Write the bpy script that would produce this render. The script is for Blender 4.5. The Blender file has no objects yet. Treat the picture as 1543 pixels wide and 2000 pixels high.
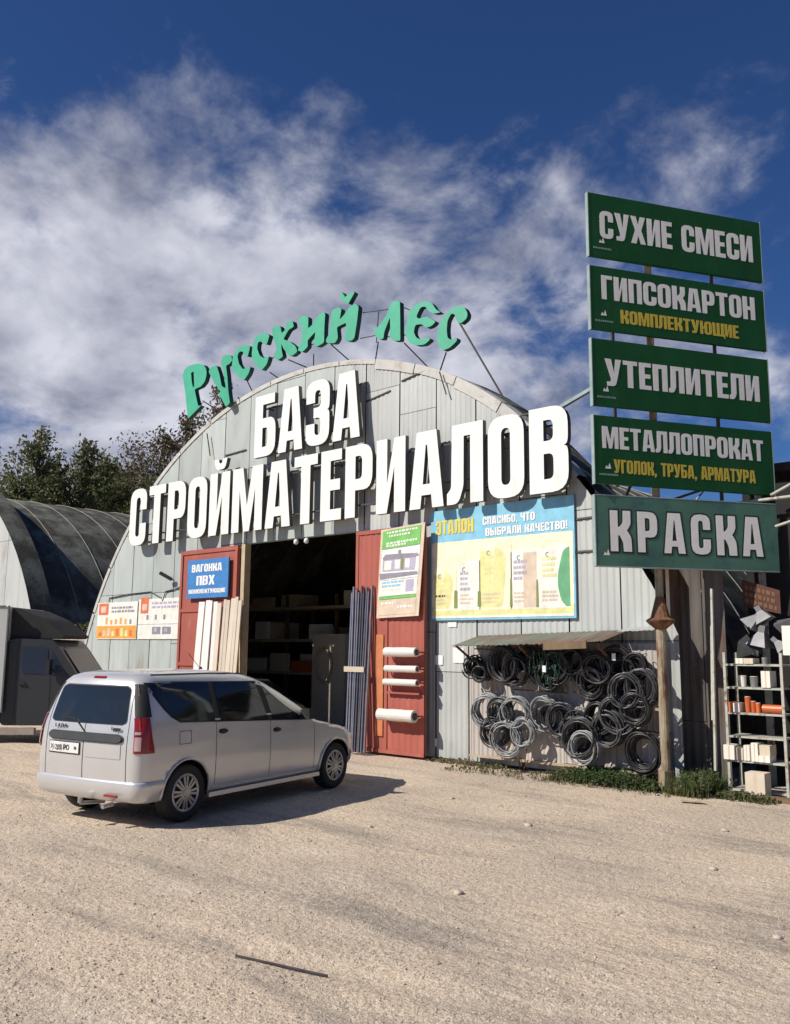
import bpy, bmesh, math, random
from math import sin, cos, pi, radians, sqrt, hypot
from mathutils import Vector, Matrix, noise
random.seed(7)
SC = bpy.context.scene
COL = SC.collection

# ------------------------------------------------------------------ camera
CAM = Vector((12.0, -12.5685, 1.95))
YAW, PIT, ROL = radians(41.7275), radians(8.7688), radians(0.497)
F = Vector((-sin(YAW)*cos(PIT), cos(YAW)*cos(PIT), sin(PIT)))
R0 = Vector((cos(YAW), sin(YAW), 0))
U0 = R0.cross(F)
Rr = R0*cos(ROL) + U0*sin(ROL)
Ur = -R0*sin(ROL) + U0*cos(ROL)
cd = bpy.data.cameras.new('camera'); cam = bpy.data.objects.new('camera', cd); COL.objects.link(cam)
cam.matrix_world = Matrix(((Rr.x, Ur.x, -F.x, CAM.x), (Rr.y, Ur.y, -F.y, CAM.y), (Rr.z, Ur.z, -F.z, CAM.z), (0, 0, 0, 1)))
cd.sensor_fit = 'VERTICAL'; cd.sensor_height = 24; cd.lens = 24*1723.43/2000
cd.clip_start = .05; cd.clip_end = 3000
SC.camera = cam

# ------------------------------------------------------------------ light
SUND = Vector((.535, 1.05, -1.0)).normalized()
sl = bpy.data.lights.new('sun', 'SUN'); sl.energy = 4.6; sl.angle = radians(.53); sl.color = (1.0, .93, .83)
so = bpy.data.objects.new('sun', sl); COL.objects.link(so)
so.rotation_mode = 'QUATERNION'; so.rotation_quaternion = SUND.to_track_quat('-Z', 'Y')
so.location = (0, -20, 30)
SC.view_settings.view_transform = 'Standard'; SC.view_settings.look = 'None'
SC.view_settings.exposure = 0.25; SC.view_settings.gamma = 1
SC.view_settings.use_curve_mapping = False

W = bpy.data.worlds.new('World'); SC.world = W; W.use_nodes = True
nt = W.node_tree; N = nt.nodes; Lk = nt.links
for n in list(N): N.remove(n)
def nd(t, **kw):
    n = N.new(t)
    for k, v in kw.items(): setattr(n, k, v)
    return n
def mth(op, a, b=None, c=None, clamp=False):
    n = nd('ShaderNodeMath', operation=op); n.use_clamp = clamp
    for i, v in enumerate((a, b, c)):
        if v is None: continue
        if isinstance(v, (int, float)): n.inputs[i].default_value = v
        else: Lk.new(v, n.inputs[i])
    return n.outputs[0]
out = nd('ShaderNodeOutputWorld'); bg = nd('ShaderNodeBackground')
sky = nd('ShaderNodeTexSky', sky_type='NISHITA'); sky.sun_disc = False
sky.sun_elevation = math.asin(-SUND.z); sky.sun_rotation = math.atan2(-SUND.x, -SUND.y) % (2*pi)
sky.air_density = 1.0; sky.dust_density = .4; sky.ozone_density = 3.0
tc = nd('ShaderNodeTexCoord'); sep = nd('ShaderNodeSeparateXYZ'); Lk.new(tc.outputs['Generated'], sep.inputs[0])
zz = mth('ADD', mth('MAXIMUM', sep.outputs[2], 0.0), .42)
cmb = nd('ShaderNodeCombineXYZ')
Lk.new(mth('DIVIDE', sep.outputs[0], zz), cmb.inputs[0]); Lk.new(mth('DIVIDE', sep.outputs[1], zz), cmb.inputs[1])
def nz(scale, det, rough, off, dist=0.0, src=None):
    mp = nd('ShaderNodeMapping'); mp.inputs['Location'].default_value = off
    Lk.new(src or cmb.outputs[0], mp.inputs[0])
    n = nd('ShaderNodeTexNoise'); n.inputs['Scale'].default_value = scale; n.inputs['Detail'].default_value = det
    n.inputs['Roughness'].default_value = rough; n.inputs['Distortion'].default_value = dist
    Lk.new(mp.outputs[0], n.inputs['Vector']); return n.outputs['Fac']
def sdot(v):
    n = nd('ShaderNodeVectorMath', operation='DOT_PRODUCT'); Lk.new(tc.outputs['Generated'], n.inputs[0])
    n.inputs[1].default_value = Vector(v).normalized(); return n.outputs['Value']
def mrange(v, a, b, c, d):
    n = nd('ShaderNodeMapRange'); n.interpolation_type = 'SMOOTHSTEP'; Lk.new(v, n.inputs[0])
    for i, q in enumerate((a, b, c, d)): n.inputs[i+1].default_value = q
    return n.outputs[0]
big = nz(4.2, 10, .60, (5.35, 2.2, 0), .25)
fine = nz(13.0, 8, .62, (0.3, 5.2, 0), .4)
# a cloud bank low in the north-west and thinning towards the zenith, ragged round its edge
bank = mth('ADD', mrange(sdot((-.82, .52, .27)), .80, .975, 0.0, .225), mrange(sdot((-.278, .817, .505)), .990, 1.0, 0.0, .17))
high = mrange(sep.outputs[2], .40, .62, .0, -.235)
val = mth('ADD', mth('ADD', mth('MULTIPLY', big, .82), mth('MULTIPLY', fine, .22)), mth('ADD', bank, high))
cov = mrange(val, .52, .76, 0.0, .98)
shade = nz(5.5, 7, .55, (7.2, 2.9, 0), .3)
cr = nd('ShaderNodeValToRGB'); Lk.new(mth('ADD', mth('MULTIPLY', shade, .75), mth('MULTIPLY', val, .30)), cr.inputs[0])
cr.color_ramp.elements[0].position = .40; cr.color_ramp.elements[0].color = (.085, .105, .18, 1)
cr.color_ramp.elements[1].position = .72; cr.color_ramp.elements[1].color = (.58, .59, .67, 1)
skm = nd('ShaderNodeMix', data_type='RGBA', blend_type='MULTIPLY'); skm.inputs['Factor'].default_value = 1
Lk.new(sky.outputs[0], skm.inputs['A']); skm.inputs['B'].default_value = (.022, .035, .058, 1)
mx = nd('ShaderNodeMix', data_type='RGBA'); Lk.new(cov, mx.inputs['Factor']); Lk.new(skm.outputs['Result'], mx.inputs['A']); Lk.new(cr.outputs[0], mx.inputs['B'])
Lk.new(mx.outputs['Result'], bg.inputs['Color']); bg.inputs['Strength'].default_value = 1.0
Lk.new(bg.outputs[0], out.inputs[0])

# ------------------------------------------------------------------ materials
def mat(name, col, rough=.7, metal=0.0, var=.15, scale=6.0, stretch=(1, 1, 1), bump=.0, bscale=60.0,
        col2=None, c2amt=.0, c2scale=2.0, rnd=0.0, coat=0.0, spec=.5, alpha=None, trans=0.0, sub=None):
    m = bpy.data.materials.new(name); m.use_nodes = True; t = m.node_tree; b = t.nodes['Principled BSDF']
    L = t.links
    def n(ty, **kw):
        x = t.nodes.new(ty)
        for k, v in kw.items(): setattr(x, k, v)
        return x
    tx = n('ShaderNodeTexCoord'); mp = n('ShaderNodeMapping'); mp.inputs['Scale'].default_value = stretch
    L.new(tx.outputs['Object'], mp.inputs[0])
    no = n('ShaderNodeTexNoise'); no.inputs['Scale'].default_value = scale; no.inputs['Detail'].default_value = 6; no.inputs['Roughness'].default_value = .6
    L.new(mp.outputs[0], no.inputs['Vector'])
    mr = n('ShaderNodeMapRange'); mr.inputs[1].default_value = .3; mr.inputs[2].default_value = .7
    mr.inputs[3].default_value = 1-var; mr.inputs[4].default_value = 1+var; L.new(no.outputs['Fac'], mr.inputs[0])
    fac = mr.outputs[0]
    if rnd:
        oi = n('ShaderNodeObjectInfo'); r = n('ShaderNodeMapRange'); r.inputs[3].default_value = 1-rnd; r.inputs[4].default_value = 1+rnd
        L.new(oi.outputs['Random'], r.inputs[0]); q = n('ShaderNodeMath', operation='MULTIPLY'); L.new(fac, q.inputs[0]); L.new(r.outputs[0], q.inputs[1]); fac = q.outputs[0]
    base = n('ShaderNodeRGB'); base.outputs[0].default_value = (*col, 1); c = base.outputs[0]
    if col2:
        n2 = n('ShaderNodeTexNoise'); n2.inputs['Scale'].default_value = c2scale; n2.inputs['Detail'].default_value = 8; n2.inputs['Roughness'].default_value = .65
        L.new(mp.outputs[0], n2.inputs['Vector'])
        r2 = n('ShaderNodeMapRange'); r2.inputs[1].default_value = .62-c2amt*.3; r2.inputs[2].default_value = .74-c2amt*.2; r2.interpolation_type = 'SMOOTHSTEP'
        L.new(n2.outputs['Fac'], r2.inputs[0])
        x = n('ShaderNodeMix', data_type='RGBA'); L.new(r2.outputs[0], x.inputs['Factor']); L.new(c, x.inputs['A']); x.inputs['B'].default_value = (*col2, 1); c = x.outputs['Result']
    vm = n('ShaderNodeVectorMath', operation='SCALE'); L.new(c, vm.inputs[0]); L.new(fac, vm.inputs['Scale'])
    L.new(vm.outputs[0], b.inputs['Base Color'])
    b.inputs['Roughness'].default_value = rough; b.inputs['Metallic'].default_value = metal
    b.inputs['Specular IOR Level'].default_value = spec
    if coat: b.inputs['Coat Weight'].default_value = coat; b.inputs['Coat Roughness'].default_value = .06
    if trans: b.inputs['Transmission Weight'].default_value = trans
    if sub: b.inputs['Subsurface Weight'].default_value = sub
    if bump:
        nb = n('ShaderNodeTexNoise'); nb.inputs['Scale'].default_value = bscale; nb.inputs['Detail'].default_value = 5
        L.new(mp.outputs[0], nb.inputs['Vector']); bp = n('ShaderNodeBump'); bp.inputs['Strength'].default_value = bump; bp.inputs['Distance'].default_value = .02
        L.new(nb.outputs['Fac'], bp.inputs['Height']); L.new(bp.outputs[0], b.inputs['Normal'])
    return m
Mz = {}
def defm(k, *a, **kw): Mz[k] = mat(k, *a, **kw)
defm('galv_facade', (.40, .44, .42), .6, .1, .10, 3, (1, 1, .25), .15, 25, (.32, .30, .26), .2, 1.6, rnd=.10)
defm('galv_ribbed', (.43, .45, .435), .6, .1, .10, 3, (1, 1, .25), .1, 25, (.34, .31, .28), .2, 1.4, rnd=.09)
defm('galv_dirty', (.46, .42, .385), .75, 0, .14, 4, (1, 1, .3), .2, 30, (.36, .26, .20), .3, 2.0, rnd=.08)
defm('trim_light', (.50, .50, .47), .65, 0, .10, 5, bump=.1, col2=(.40, .34, .28), c2amt=.3, rnd=.1)
defm('roof_grey', (.070, .067, .056), .92, 0, .30, 1.6, bump=.3, bscale=12, spec=.12, col2=(.16, .165, .14), c2amt=.6, c2scale=.9, rnd=.12)
defm('roof_seam', (.24, .23, .20), .8, 0, .2, 5)
defm('red_paint', (.34, .088, .062), .7, 0, .10, 3, (1, 1, .4), .1, 20, (.36, .13, .09), .2, 3, rnd=.04)
defm('orange_paint', (.50, .17, .07), .6)
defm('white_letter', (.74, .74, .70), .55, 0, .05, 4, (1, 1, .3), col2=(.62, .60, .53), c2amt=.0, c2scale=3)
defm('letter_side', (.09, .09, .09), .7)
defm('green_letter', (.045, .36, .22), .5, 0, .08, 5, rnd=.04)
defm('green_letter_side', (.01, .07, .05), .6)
defm('rust', (.14, .065, .035), .85, .1, .35, 18, bump=.3, bscale=60, col2=(.22, .12, .055), c2amt=.5, c2scale=7)
defm('pole_paint', (.30, .26, .18), .8, 0, .3, 9, (1, 1, .3), .3, 40, (.15, .065, .035), .6, 6)
defm('iron', (.07, .06, .055), .7, .4, .3, 14)
defm('panel_green', (.013, .082, .028), .75, 0, .16, 3, (1, 1, .3), col2=(.018, .095, .035), c2amt=.3, spec=.15)
defm('panel_green_pale', (.085, .185, .140), .75, 0, .14, 2, spec=.15, col2=(.055, .13, .12), c2amt=.5, c2scale=1.2)  # paler, greyer green than the four upper boards
defm('panel_edge', (.30, .38, .36), .5, .2)
defm('sign_white', (.86, .85, .80), .8, 0, .05, 10)
defm('sign_yellow', (.62, .48, .06), .8, 0, .06, 10)
defm('sign_outline', (.012, .03, .02), .6)
defm('sign_mark', (.26, .36, .30), .6)
defm('white_pvc', (.74, .70, .66), .45, 0, .05, 6, rnd=.10)
defm('cream_pvc', (.60, .52, .42), .5, 0, .08, 6, (1, 1, .3), rnd=.10)
defm('blue_print', (.045, .20, .48), .5)
defm('sky_print', (.22, .50, .66), .45)
defm('white_print', (.78, .78, .76), .5)
defm('cream_print', (.80, .76, .55), .5)
defm('pale_print', (.74, .74, .66), .5)
defm('yellow_print', (.70, .56, .07), .5)
defm('lightyellow_print', (.68, .66, .30), .5)
defm('olive_print', (.20, .24, .07), .5)
defm('green_print', (.16, .46, .10), .5)
defm('midgreen_print', (.12, .36, .18), .5)
defm('orange_print', (.72, .34, .06), .5)
defm('redorange_print', (.66, .16, .06), .5)
defm('grey_print', (.26, .24, .28), .5)
defm('mauve_print', (.42, .38, .50), .5)
defm('dark_print', (.05, .05, .06), .5)
defm('tan_print', (.62, .50, .38), .5)
defm('foam', (.66, .62, .57), .7, 0, .08, 30, bump=.2)
defm('cut_end', (.06, .055, .05), .8)
defm('steel_tube', (.20, .21, .25), .4, .7, .15, 10, rnd=.45)
defm('rubber_black', (.018, .018, .02), .42, 0, .3, 20, rnd=.3)
defm('hose_grey', (.055, .057, .06), .34, .1, .2, 20, rnd=.4)
defm('hose_light', (.24, .25, .25), .4, .1, .15, 20, rnd=.2)
defm('hose_green', (.008, .045, .025), .4, 0, .2, 20)
defm('canopy_green', (.15, .18, .145), .85, 0, .2, 4, bump=.1, col2=(.17, .12, .09), c2amt=.8, c2scale=1.1)
defm('wood_board', (.17, .115, .065), .85, 0, .25, 6, (1, 1, .2), .2, 30)
defm('wood_pale', (.42, .33, .22), .8, 0, .15, 6, rnd=.15)
defm('wood_dark', (.028, .024, .02), .9, 0, .3, 6)
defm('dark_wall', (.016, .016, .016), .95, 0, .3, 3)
defm('brown_wall', (.11, .10, .09), .85, .1, .25, 3, (1, 1, .3), .2, 20, (.09, .05, .035), .5, 2)
defm('concrete', (.12, .115, .105), .9, 0, .2, 3, bump=.3, bscale=20)
defm('rack_paint', (.42, .42, .36), .6, .1, .15, 12, col2=(.2, .12, .07), c2amt=.3, c2scale=9)
defm('cardboard', (.56, .49, .38), .8, 0, .06, 8, rnd=.12)
defm('carton_white', (.74, .70, .62), .7, 0, .06, 8, rnd=.06)
defm('orange_plastic', (.52, .12, .035), .45, 0, .08, 8, rnd=.25)
defm('duct_metal', (.20, .205, .215), .55, .35, .2, 5, rnd=.3)
defm('brown_sign', (.085, .032, .022), .8, 0, .2, 8)
defm('brown_sign_text', (.17, .085, .04), .8)
defm('wall_brick', (.42, .33, .26), .9, 0, .2, 8, bump=.3, bscale=50, rnd=.2)
defm('mortar', (.22, .20, .18), .95)
defm('plastic_black', (.02, .02, .02), .5)
defm('lamp_glass', (.7, .7, .66), .25)
defm('paper', (.74, .74, .72), .7)
# car
defm('car_paint', (.60, .595, .59), .27, .38, .03, 3, coat=.6)
defm('car_glass', (.012, .015, .016), .05, 0, .1, 3, spec=.8)
defm('car_trim', (.045, .05, .052), .55)
defm('car_black', (.012, .012, .012), .6)
defm('tyre', (.022, .021, .02), .85, 0, .2, 25)
defm('rim', (.42, .42, .43), .35, .7)
defm('rim_dark', (.03, .03, .03), .6)
defm('tail_red', (.26, .014, .009), .18, coat=.5)
defm('tail_clear', (.50, .34, .33), .15, coat=.5)
defm('plate', (.70, .70, .68), .5)
defm('truck_box', (.50, .52, .50), .55, 0, .06, 2)
defm('truck_cab', (.014, .019, .026), .6, 0, .1, 3, coat=.2)
defm('truck_fairing', (.035, .036, .036), .85, spec=.2)
defm('truck_glass', (.022, .034, .06), .35, spec=.25)
defm('beige_sill', (.36, .31, .26), .6)
defm('bark', (.085, .07, .055), .95, 0, .3, 8, bump=.3)
def leafmat(k, c, c2):
    m = mat(k, c, .7, 0, .4, 1.3, col2=c2, c2amt=.7, c2scale=.9); Mz[k] = m
    t = m.node_tree; b = t.nodes['Principled BSDF']; tr = t.nodes.new('ShaderNodeBsdfTranslucent'); mx_ = t.nodes.new('ShaderNodeMixShader'); mx_.inputs[0].default_value = .35
    t.links.new(b.inputs['Base Color'].links[0].from_socket, tr.inputs[0]); t.links.new(b.outputs[0], mx_.inputs[1]); t.links.new(tr.outputs[0], mx_.inputs[2])
    t.links.new(mx_.outputs[0], [n for n in t.nodes if n.type == 'OUTPUT_MATERIAL'][0].inputs[0])
leafmat('leaf_green', (.10, .125, .045), (.14, .13, .055))
leafmat('leaf_brownish', (.11, .10, .052), (.135, .095, .058))
leafmat('weed_green', (.055, .095, .025), (.11, .12, .045))
leafmat('weed_dry', (.19, .16, .09), (.12, .12, .05))
defm('pebble', (.42, .36, .29), .9, 0, .45, 3.0)

# gravel ground
def ground_mat():
    m = bpy.data.materials.new('gravel_ground'); m.use_nodes = True; t = m.node_tree; b = t.nodes['Principled BSDF']; L = t.links
    def n(ty, **kw):
        x = t.nodes.new(ty)
        for k, v in kw.items(): setattr(x, k, v)
        return x
    tx = n('ShaderNodeTexCoord'); P = tx.outputs['Object']
    def noi(sc, det, ro, loc=(0, 0, 0), st=(1, 1, 1), rot=0):
        mp = n('ShaderNodeMapping'); mp.inputs['Scale'].default_value = st; mp.inputs['Location'].default_value = loc; mp.inputs['Rotation'].default_value = (0, 0, rot)
        L.new(P, mp.inputs[0]); x = n('ShaderNodeTexNoise'); x.inputs['Scale'].default_value = sc; x.inputs['Detail'].default_value = det; x.inputs['Roughness'].default_value = ro
        L.new(mp.outputs[0], x.inputs['Vector']); return x.outputs['Fac']
    def mr(v, a, b_, c, d):
        x = n('ShaderNodeMapRange'); x.interpolation_type = 'SMOOTHSTEP'; L.new(v, x.inputs[0])
        for i, q in enumerate((a, b_, c, d)): x.inputs[i+1].default_value = q
        return x.outputs[0]
    def mix(f, a, b_, bt='MIX'):
        x = n('ShaderNodeMix', data_type='RGBA', blend_type=bt)
        if isinstance(f, float): x.inputs['Factor'].default_value = f
        else: L.new(f, x.inputs['Factor'])
        for s, v in (('A', a), ('B', b_)):
            if isinstance(v, tuple): x.inputs[s].default_value = (*v, 1)
            else: L.new(v, x.inputs[s])
        return x.outputs['Result']
    c = mix(mr(noi(.35, 5, .6), .4, .65, 0, 1), (.60, .485, .365), (.50, .415, .325))
    c = mix(mr(noi(1.0, 8, .68, (4, 2, 0), (.28, 1.3, 1), radians(38)), .48, .66, 0, .85), c, (.29, .25, .21))
    c = mix(mr(noi(.8, 6, .6, (9, 3, 0), (.5, 1.1, 1), radians(30)), .52, .68, 0, .7), c, (.62, .52, .41))
    c = mix(mr(noi(9, 6, .7, (1, 7, 0)), .45, .7, 0, .5), c, (.58, .49, .39))
    v = n('ShaderNodeTexVoronoi'); v.inputs['Scale'].default_value = 85; L.new(P, v.inputs['Vector'])
    hs = n('ShaderNodeSeparateColor'); L.new(v.outputs['Color'], hs.inputs[0])
    g = mr(hs.outputs[0], 0, 1, .86, 1.12)
    vm = n('ShaderNodeVectorMath', operation='SCALE'); L.new(c, vm.inputs[0]); L.new(g, vm.inputs['Scale'])
    f2 = mr(noi(38, 4, .7, (3, 3, 0)), .3, .7, .78, 1.2)
    vm2 = n('ShaderNodeVectorMath', operation='SCALE'); L.new(vm.outputs[0], vm2.inputs[0]); L.new(f2, vm2.inputs['Scale'])
    L.new(vm2.outputs[0], b.inputs['Base Color']); b.inputs['Roughness'].default_value = .95; b.inputs['Specular IOR Level'].default_value = .2
    bp = n('ShaderNodeBump'); bp.inputs['Strength'].default_value = .40; bp.inputs['Distance'].default_value = .009
    L.new(v.outputs['Distance'], bp.inputs['Height']); bp.invert = True
    b2 = n('ShaderNodeBump'); b2.inputs['Strength'].default_value = .7; b2.inputs['Distance'].default_value = .05
    L.new(noi(12, 6, .65), b2.inputs['Height']); L.new(bp.outputs[0], b2.inputs['Normal']); L.new(b2.outputs[0], b.inputs['Normal'])
    return m
Mz['gravel_ground'] = ground_mat()

# ------------------------------------------------------------------ builders
class MB:
    def __init__(s): s.v = []; s.f = []; s.m = []; s.ms = []
    def mi(s, m):
        if m is None: return 0
        if m not in s.ms: s.ms.append(m)
        return s.ms.index(m)
    def add(s, vs, fs, m=None):
        o = len(s.v); s.v += [tuple(v) for v in vs]; s.f += [tuple(i+o for i in f) for f in fs]; s.m += [s.mi(m)]*len(fs)
    def box(s, x0, y0, z0, x1, y1, z1, m=None):
        vs = [(x, y, z) for z in (z0, z1) for y in (y0, y1) for x in (x0, x1)]
        s.add(vs, [(0, 2, 3, 1), (4, 5, 7, 6), (0, 1, 5, 4), (2, 6, 7, 3), (0, 4, 6, 2), (1, 3, 7, 5)], m)
    def bar(s, a, b, w, h=None, m=None, n=4):
        a = Vector(a); b = Vector(b); d = (b-a).normalized(); h = h or w
        up = Vector((0, 0, 1)) if abs(d.z) < .95 else Vector((1, 0, 0))
        x = d.cross(up).normalized(); y = x.cross(d)
        vs = []
        for p in (a, b):
            for i in range(n):
                an = 2*pi*(i+.5)/n; k = 1/cos(pi/n) if n == 4 else 1
                vs.append(p + x*cos(an)*w/2*k + y*sin(an)*h/2*k)
        s.add(vs, [(i, (i+1) % n, n+(i+1) % n, n+i) for i in range(n)] + [tuple(range(n-1, -1, -1)), tuple(range(n, 2*n))], m)
    def tube(s, pts, r, n=8, m=None, cyc=False):
        P = [Vector(p) for p in pts]; L = len(P); vs = []
        rr = r if isinstance(r, list) else [r]*L
        for i in range(L):
            d = (P[(i+1) % L]-P[i-1]) if cyc or 0 < i < L-1 else (P[1]-P[0] if i == 0 else P[-1]-P[-2])
            d.normalize(); up = Vector((0, 0, 1)) if abs(d.z) < .9 else Vector((0, 1, 0))
            x = d.cross(up).normalized(); y = x.cross(d)
            for k in range(n):
                an = 2*pi*k/n; vs.append(P[i]+x*cos(an)*rr[i]+y*sin(an)*rr[i])
        fs = []
        for i in range(L if cyc else L-1):
            j = (i+1) % L
            for k in range(n): fs.append((i*n+k, i*n+(k+1) % n, j*n+(k+1) % n, j*n+k))
        if not cyc: fs += [tuple(range(n-1, -1, -1)), tuple(range((L-1)*n, L*n))]
        s.add(vs, fs, m)
    def lathe(s, prof, c=(0, 0, 0), axis='z', n=24, m=None, cap=True):
        vs = []
        for r, h in prof:
            for k in range(n):
                a = 2*pi*k/n
                if axis == 'z': vs.append((c[0]+r*cos(a), c[1]+r*sin(a), c[2]+h))
                else: vs.append((c[0]+r*cos(a), c[1]+h, c[2]+r*sin(a)))
        fs = []
        for i in range(len(prof)-1):
            for k in range(n): fs.append((i*n+k, i*n+(k+1) % n, (i+1)*n+(k+1) % n, (i+1)*n+k))
        if cap: fs += [tuple(range(n-1, -1, -1)), tuple(range((len(prof)-1)*n, len(prof)*n))]
        s.add(vs, fs, m)
    def poly(s, pts, y, m=None):           # flat polygon in the XZ plane facing -Y
        s.add([(p[0], y, p[1]) for p in pts], [tuple(range(len(pts)))], m)
    def prism(s, pts, y0, y1, m=None):     # XZ outline between y0 (front) and y1
        n = len(pts)
        s.add([(p[0], y0, p[1]) for p in pts]+[(p[0], y1, p[1]) for p in pts],
              [tuple(range(n)), tuple(range(2*n-1, n-1, -1))]+[(i, n+i, n+(i+1) % n, (i+1) % n) for i in range(n)], m)
def thing(name, label, cat, loc=(0, 0, 0), rz=0, group=None):
    o = bpy.data.objects.new(name, None); COL.objects.link(o); o.empty_display_size = .2
    o.location = loc; o.rotation_euler = (0, 0, rz); o['label'] = label; o['category'] = cat
    if group: o['group'] = group
    return o
def tag(o, label, cat, group=None):
    o['label'] = label; o['category'] = cat
    if group: o['group'] = group
    return o
def build(name, mb, m=None, parent=None, local=False, smooth=False, label=None, kind=None, fixn=True):
    me = bpy.data.meshes.new(name)
    off = Vector((0, 0, 0))
    q = parent
    if q is not None and not local:
        while q is not None: off += q.location; q = q.parent
    if parent is None and not local and mb.v:      # put the origin at the base of a one-mesh thing
        xs = [v[0] for v in mb.v]; ys = [v[1] for v in mb.v]; zs = [v[2] for v in mb.v]
        off = Vector(((min(xs)+max(xs))/2, (min(ys)+max(ys))/2, min(zs)))
    me.from_pydata([(v[0]-off.x, v[1]-off.y, v[2]-off.z) for v in mb.v], [], mb.f)
    ms = mb.ms if mb.ms else [m]
    for q in ms: me.materials.append(Mz[q])
    if mb.ms: me.polygons.foreach_set('material_index', mb.m)
    if fixn:
        bm = bmesh.new(); bm.from_mesh(me); bmesh.ops.recalc_face_normals(bm, faces=bm.faces); bm.to_mesh(me); bm.free()
    if smooth: me.polygons.foreach_set('use_smooth', [True]*len(me.polygons))
    me.update()
    o = bpy.data.objects.new(name, me); COL.objects.link(o)
    if parent is not None: o.parent = parent
    elif not local: o.location = off
    if label: o['label'] = label
    if kind: o['kind'] = kind
    return o
def inst(o, parent=None, loc=None, rot=None):
    c = o.copy(); COL.objects.link(c); c.parent = parent
    if loc is not None: c.location = loc
    if rot is not None: c.rotation_euler = rot
    return c
def copy_tree(o, parent=None):
    c = o.copy(); COL.objects.link(c); c.parent = parent
    for ch in list(o.children): copy_tree(ch, c)
    return c

# ------------------------------------------------------------------ lettering (own condensed heavy face)
def rp(pts, seg=5):
    o = []; n = len(pts)
    for i in range(n):
        p = pts[i]; r = p[2] if len(p) > 2 else 0
        if r <= 0: o.append((p[0], p[1])); continue
        a = Vector(pts[i-1][:2]); b = Vector(p[:2]); c = Vector(pts[(i+1) % n][:2])
        d1 = (a-b); d2 = (c-b); r1 = min(r, d1.length*.49); r2 = min(r, d2.length*.49)
        s = b+d1.normalized()*r1; e = b+d2.normalized()*r2
        for k in range(seg+1):
            t = k/seg; q = s*(1-t)**2+b*2*t*(1-t)+e*t*t; o.append((q.x, q.y))
    return o
def G(ch, s=.195, t=.155, w=.52, Rd=.22, r=.08):
    m = .5
    if ch == 'С': return w, [[(w, .62), (w, 1, Rd), (0, 1, Rd), (0, 0, Rd), (w, 0, Rd), (w, .38), (w-s, .38), (w-s, t, r), (s, t, r), (s, 1-t, r), (w-s, 1-t, r), (w-s, .62)]]
    if ch == 'О': return w, [[(w, 1, Rd), (0, 1, Rd), (0, 0, Rd), (w, 0, Rd)], [(w-s, t, r), (s, t, r), (s, 1-t, r), (w-s, 1-t, r)]]
    if ch == 'Т': w = .50; return w, [[(0, 1), (w, 1), (w, 1-t), (w/2+s/2, 1-t), (w/2+s/2, 0), (w/2-s/2, 0), (w/2-s/2, 1-t), (0, 1-t)]]
    if ch == 'Р': return w, [[(0, 0), (s, 0), (s, .37), (w, .37, Rd), (w, 1, Rd), (0, 1)], [(s, .37+t), (w-s, .37+t, r), (w-s, 1-t, r), (s, 1-t)]]
    if ch == 'Е': w = .42; return w, [[(0, 0), (w, 0), (w, t), (s, t), (s, m-t/2), (w*.93, m-t/2), (w*.93, m+t/2), (s, m+t/2), (s, 1-t), (w, 1-t), (w, 1), (0, 1)]]
    if ch == 'Г': w = .42; return w, [[(0, 0), (s, 0), (s, 1-t), (w, 1-t), (w, 1), (0, 1)]]
    if ch == 'П': return w, [[(0, 0), (s, 0), (s, 1-t), (w-s, 1-t), (w-s, 0), (w, 0), (w, 1), (0, 1)]]
    if ch == 'Н': return w, [[(0, 0), (s, 0), (s, m-t/2), (w-s, m-t/2), (w-s, 0), (w, 0), (w, 1), (w-s, 1), (w-s, m+t/2), (s, m+t/2), (s, 1), (0, 1)]]
    if ch == 'К': w = .54; return w, [[(0, 0), (s, 0), (s, .40), (s+.05, .38), (w-s-.02, .22, .05), (w-s-.01, 0), (w+.01, 0), (w, .36, .10), (w-.11, .52), (w-.01, .66, .08), (w-.01, 1), (w-s-.01, 1), (w-s-.02, .70, .06), (s+.04, .60), (s, .60), (s, 1), (0, 1)]]
    if ch == 'М': w = .74; return w, [[(0, 0), (s*.92, 0), (s*.92, .66), (w/2-.07, 0), (w/2+.07, 0), (w-.92*s, .66), (w-.92*s, 0), (w, 0), (w, 1), (w-s*1.3, 1), (w/2, .40), (s*1.3, 1), (0, 1)]]
    if ch in 'ИЙ':
        g = [[(0, 0), (s, 0), (w-s, .62), (w-s, 0), (w, 0), (w, 1), (w-s, 1), (s, .38), (s, 1), (0, 1)]]
        if ch == 'Й': g.append([(.09, 1.22), (.21, 1.22), (.225, 1.15, .03), (.295, 1.15, .03), (.31, 1.22), (.43, 1.22), (.38, 1.05, .08), (.14, 1.05, .08)])
        return w, g
    if ch == 'Л': w = .54; return w, [[(-.02, 0), (.16, 0, .09), (s+.045, .22, .05), (s+.05, 1-t), (w-s, 1-t), (w-s, 0), (w, 0), (w, 1), (.06, 1), (.045, .2, .04), (-.02, .14)]]
    if ch == 'А': w = .57; return w, [[(0, 0), (.185, 0), (.205, .17), (w-.205, .17), (w-.185, 0), (w, 0), (w-.12, 1), (.12, 1)], [(.225, .31), (w-.225, .31), (w/2+.012, .82), (w/2-.012, .82)]]
    if ch == 'Б': return w, [[(0, 0), (w, 0, Rd), (w, .62, Rd), (s, .62), (s, 1-t), (w*.93, 1-t), (w*.93, 1), (0, 1)], [(s, t), (w-s, t, r), (w-s, .62-t, r), (s, .62-t)]]
    if ch == 'В': return w, [[(0, 0), (w, 0, Rd), (w, .50, .12), (w-.055, .52), (w, .55, .12), (w, 1, Rd), (0, 1)], [(s, t), (w-s, t, r), (w-s, .45, r), (s, .45)], [(s, .60), (w-s, .60, r), (w-s, 1-t, r), (s, 1-t)]]
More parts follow.
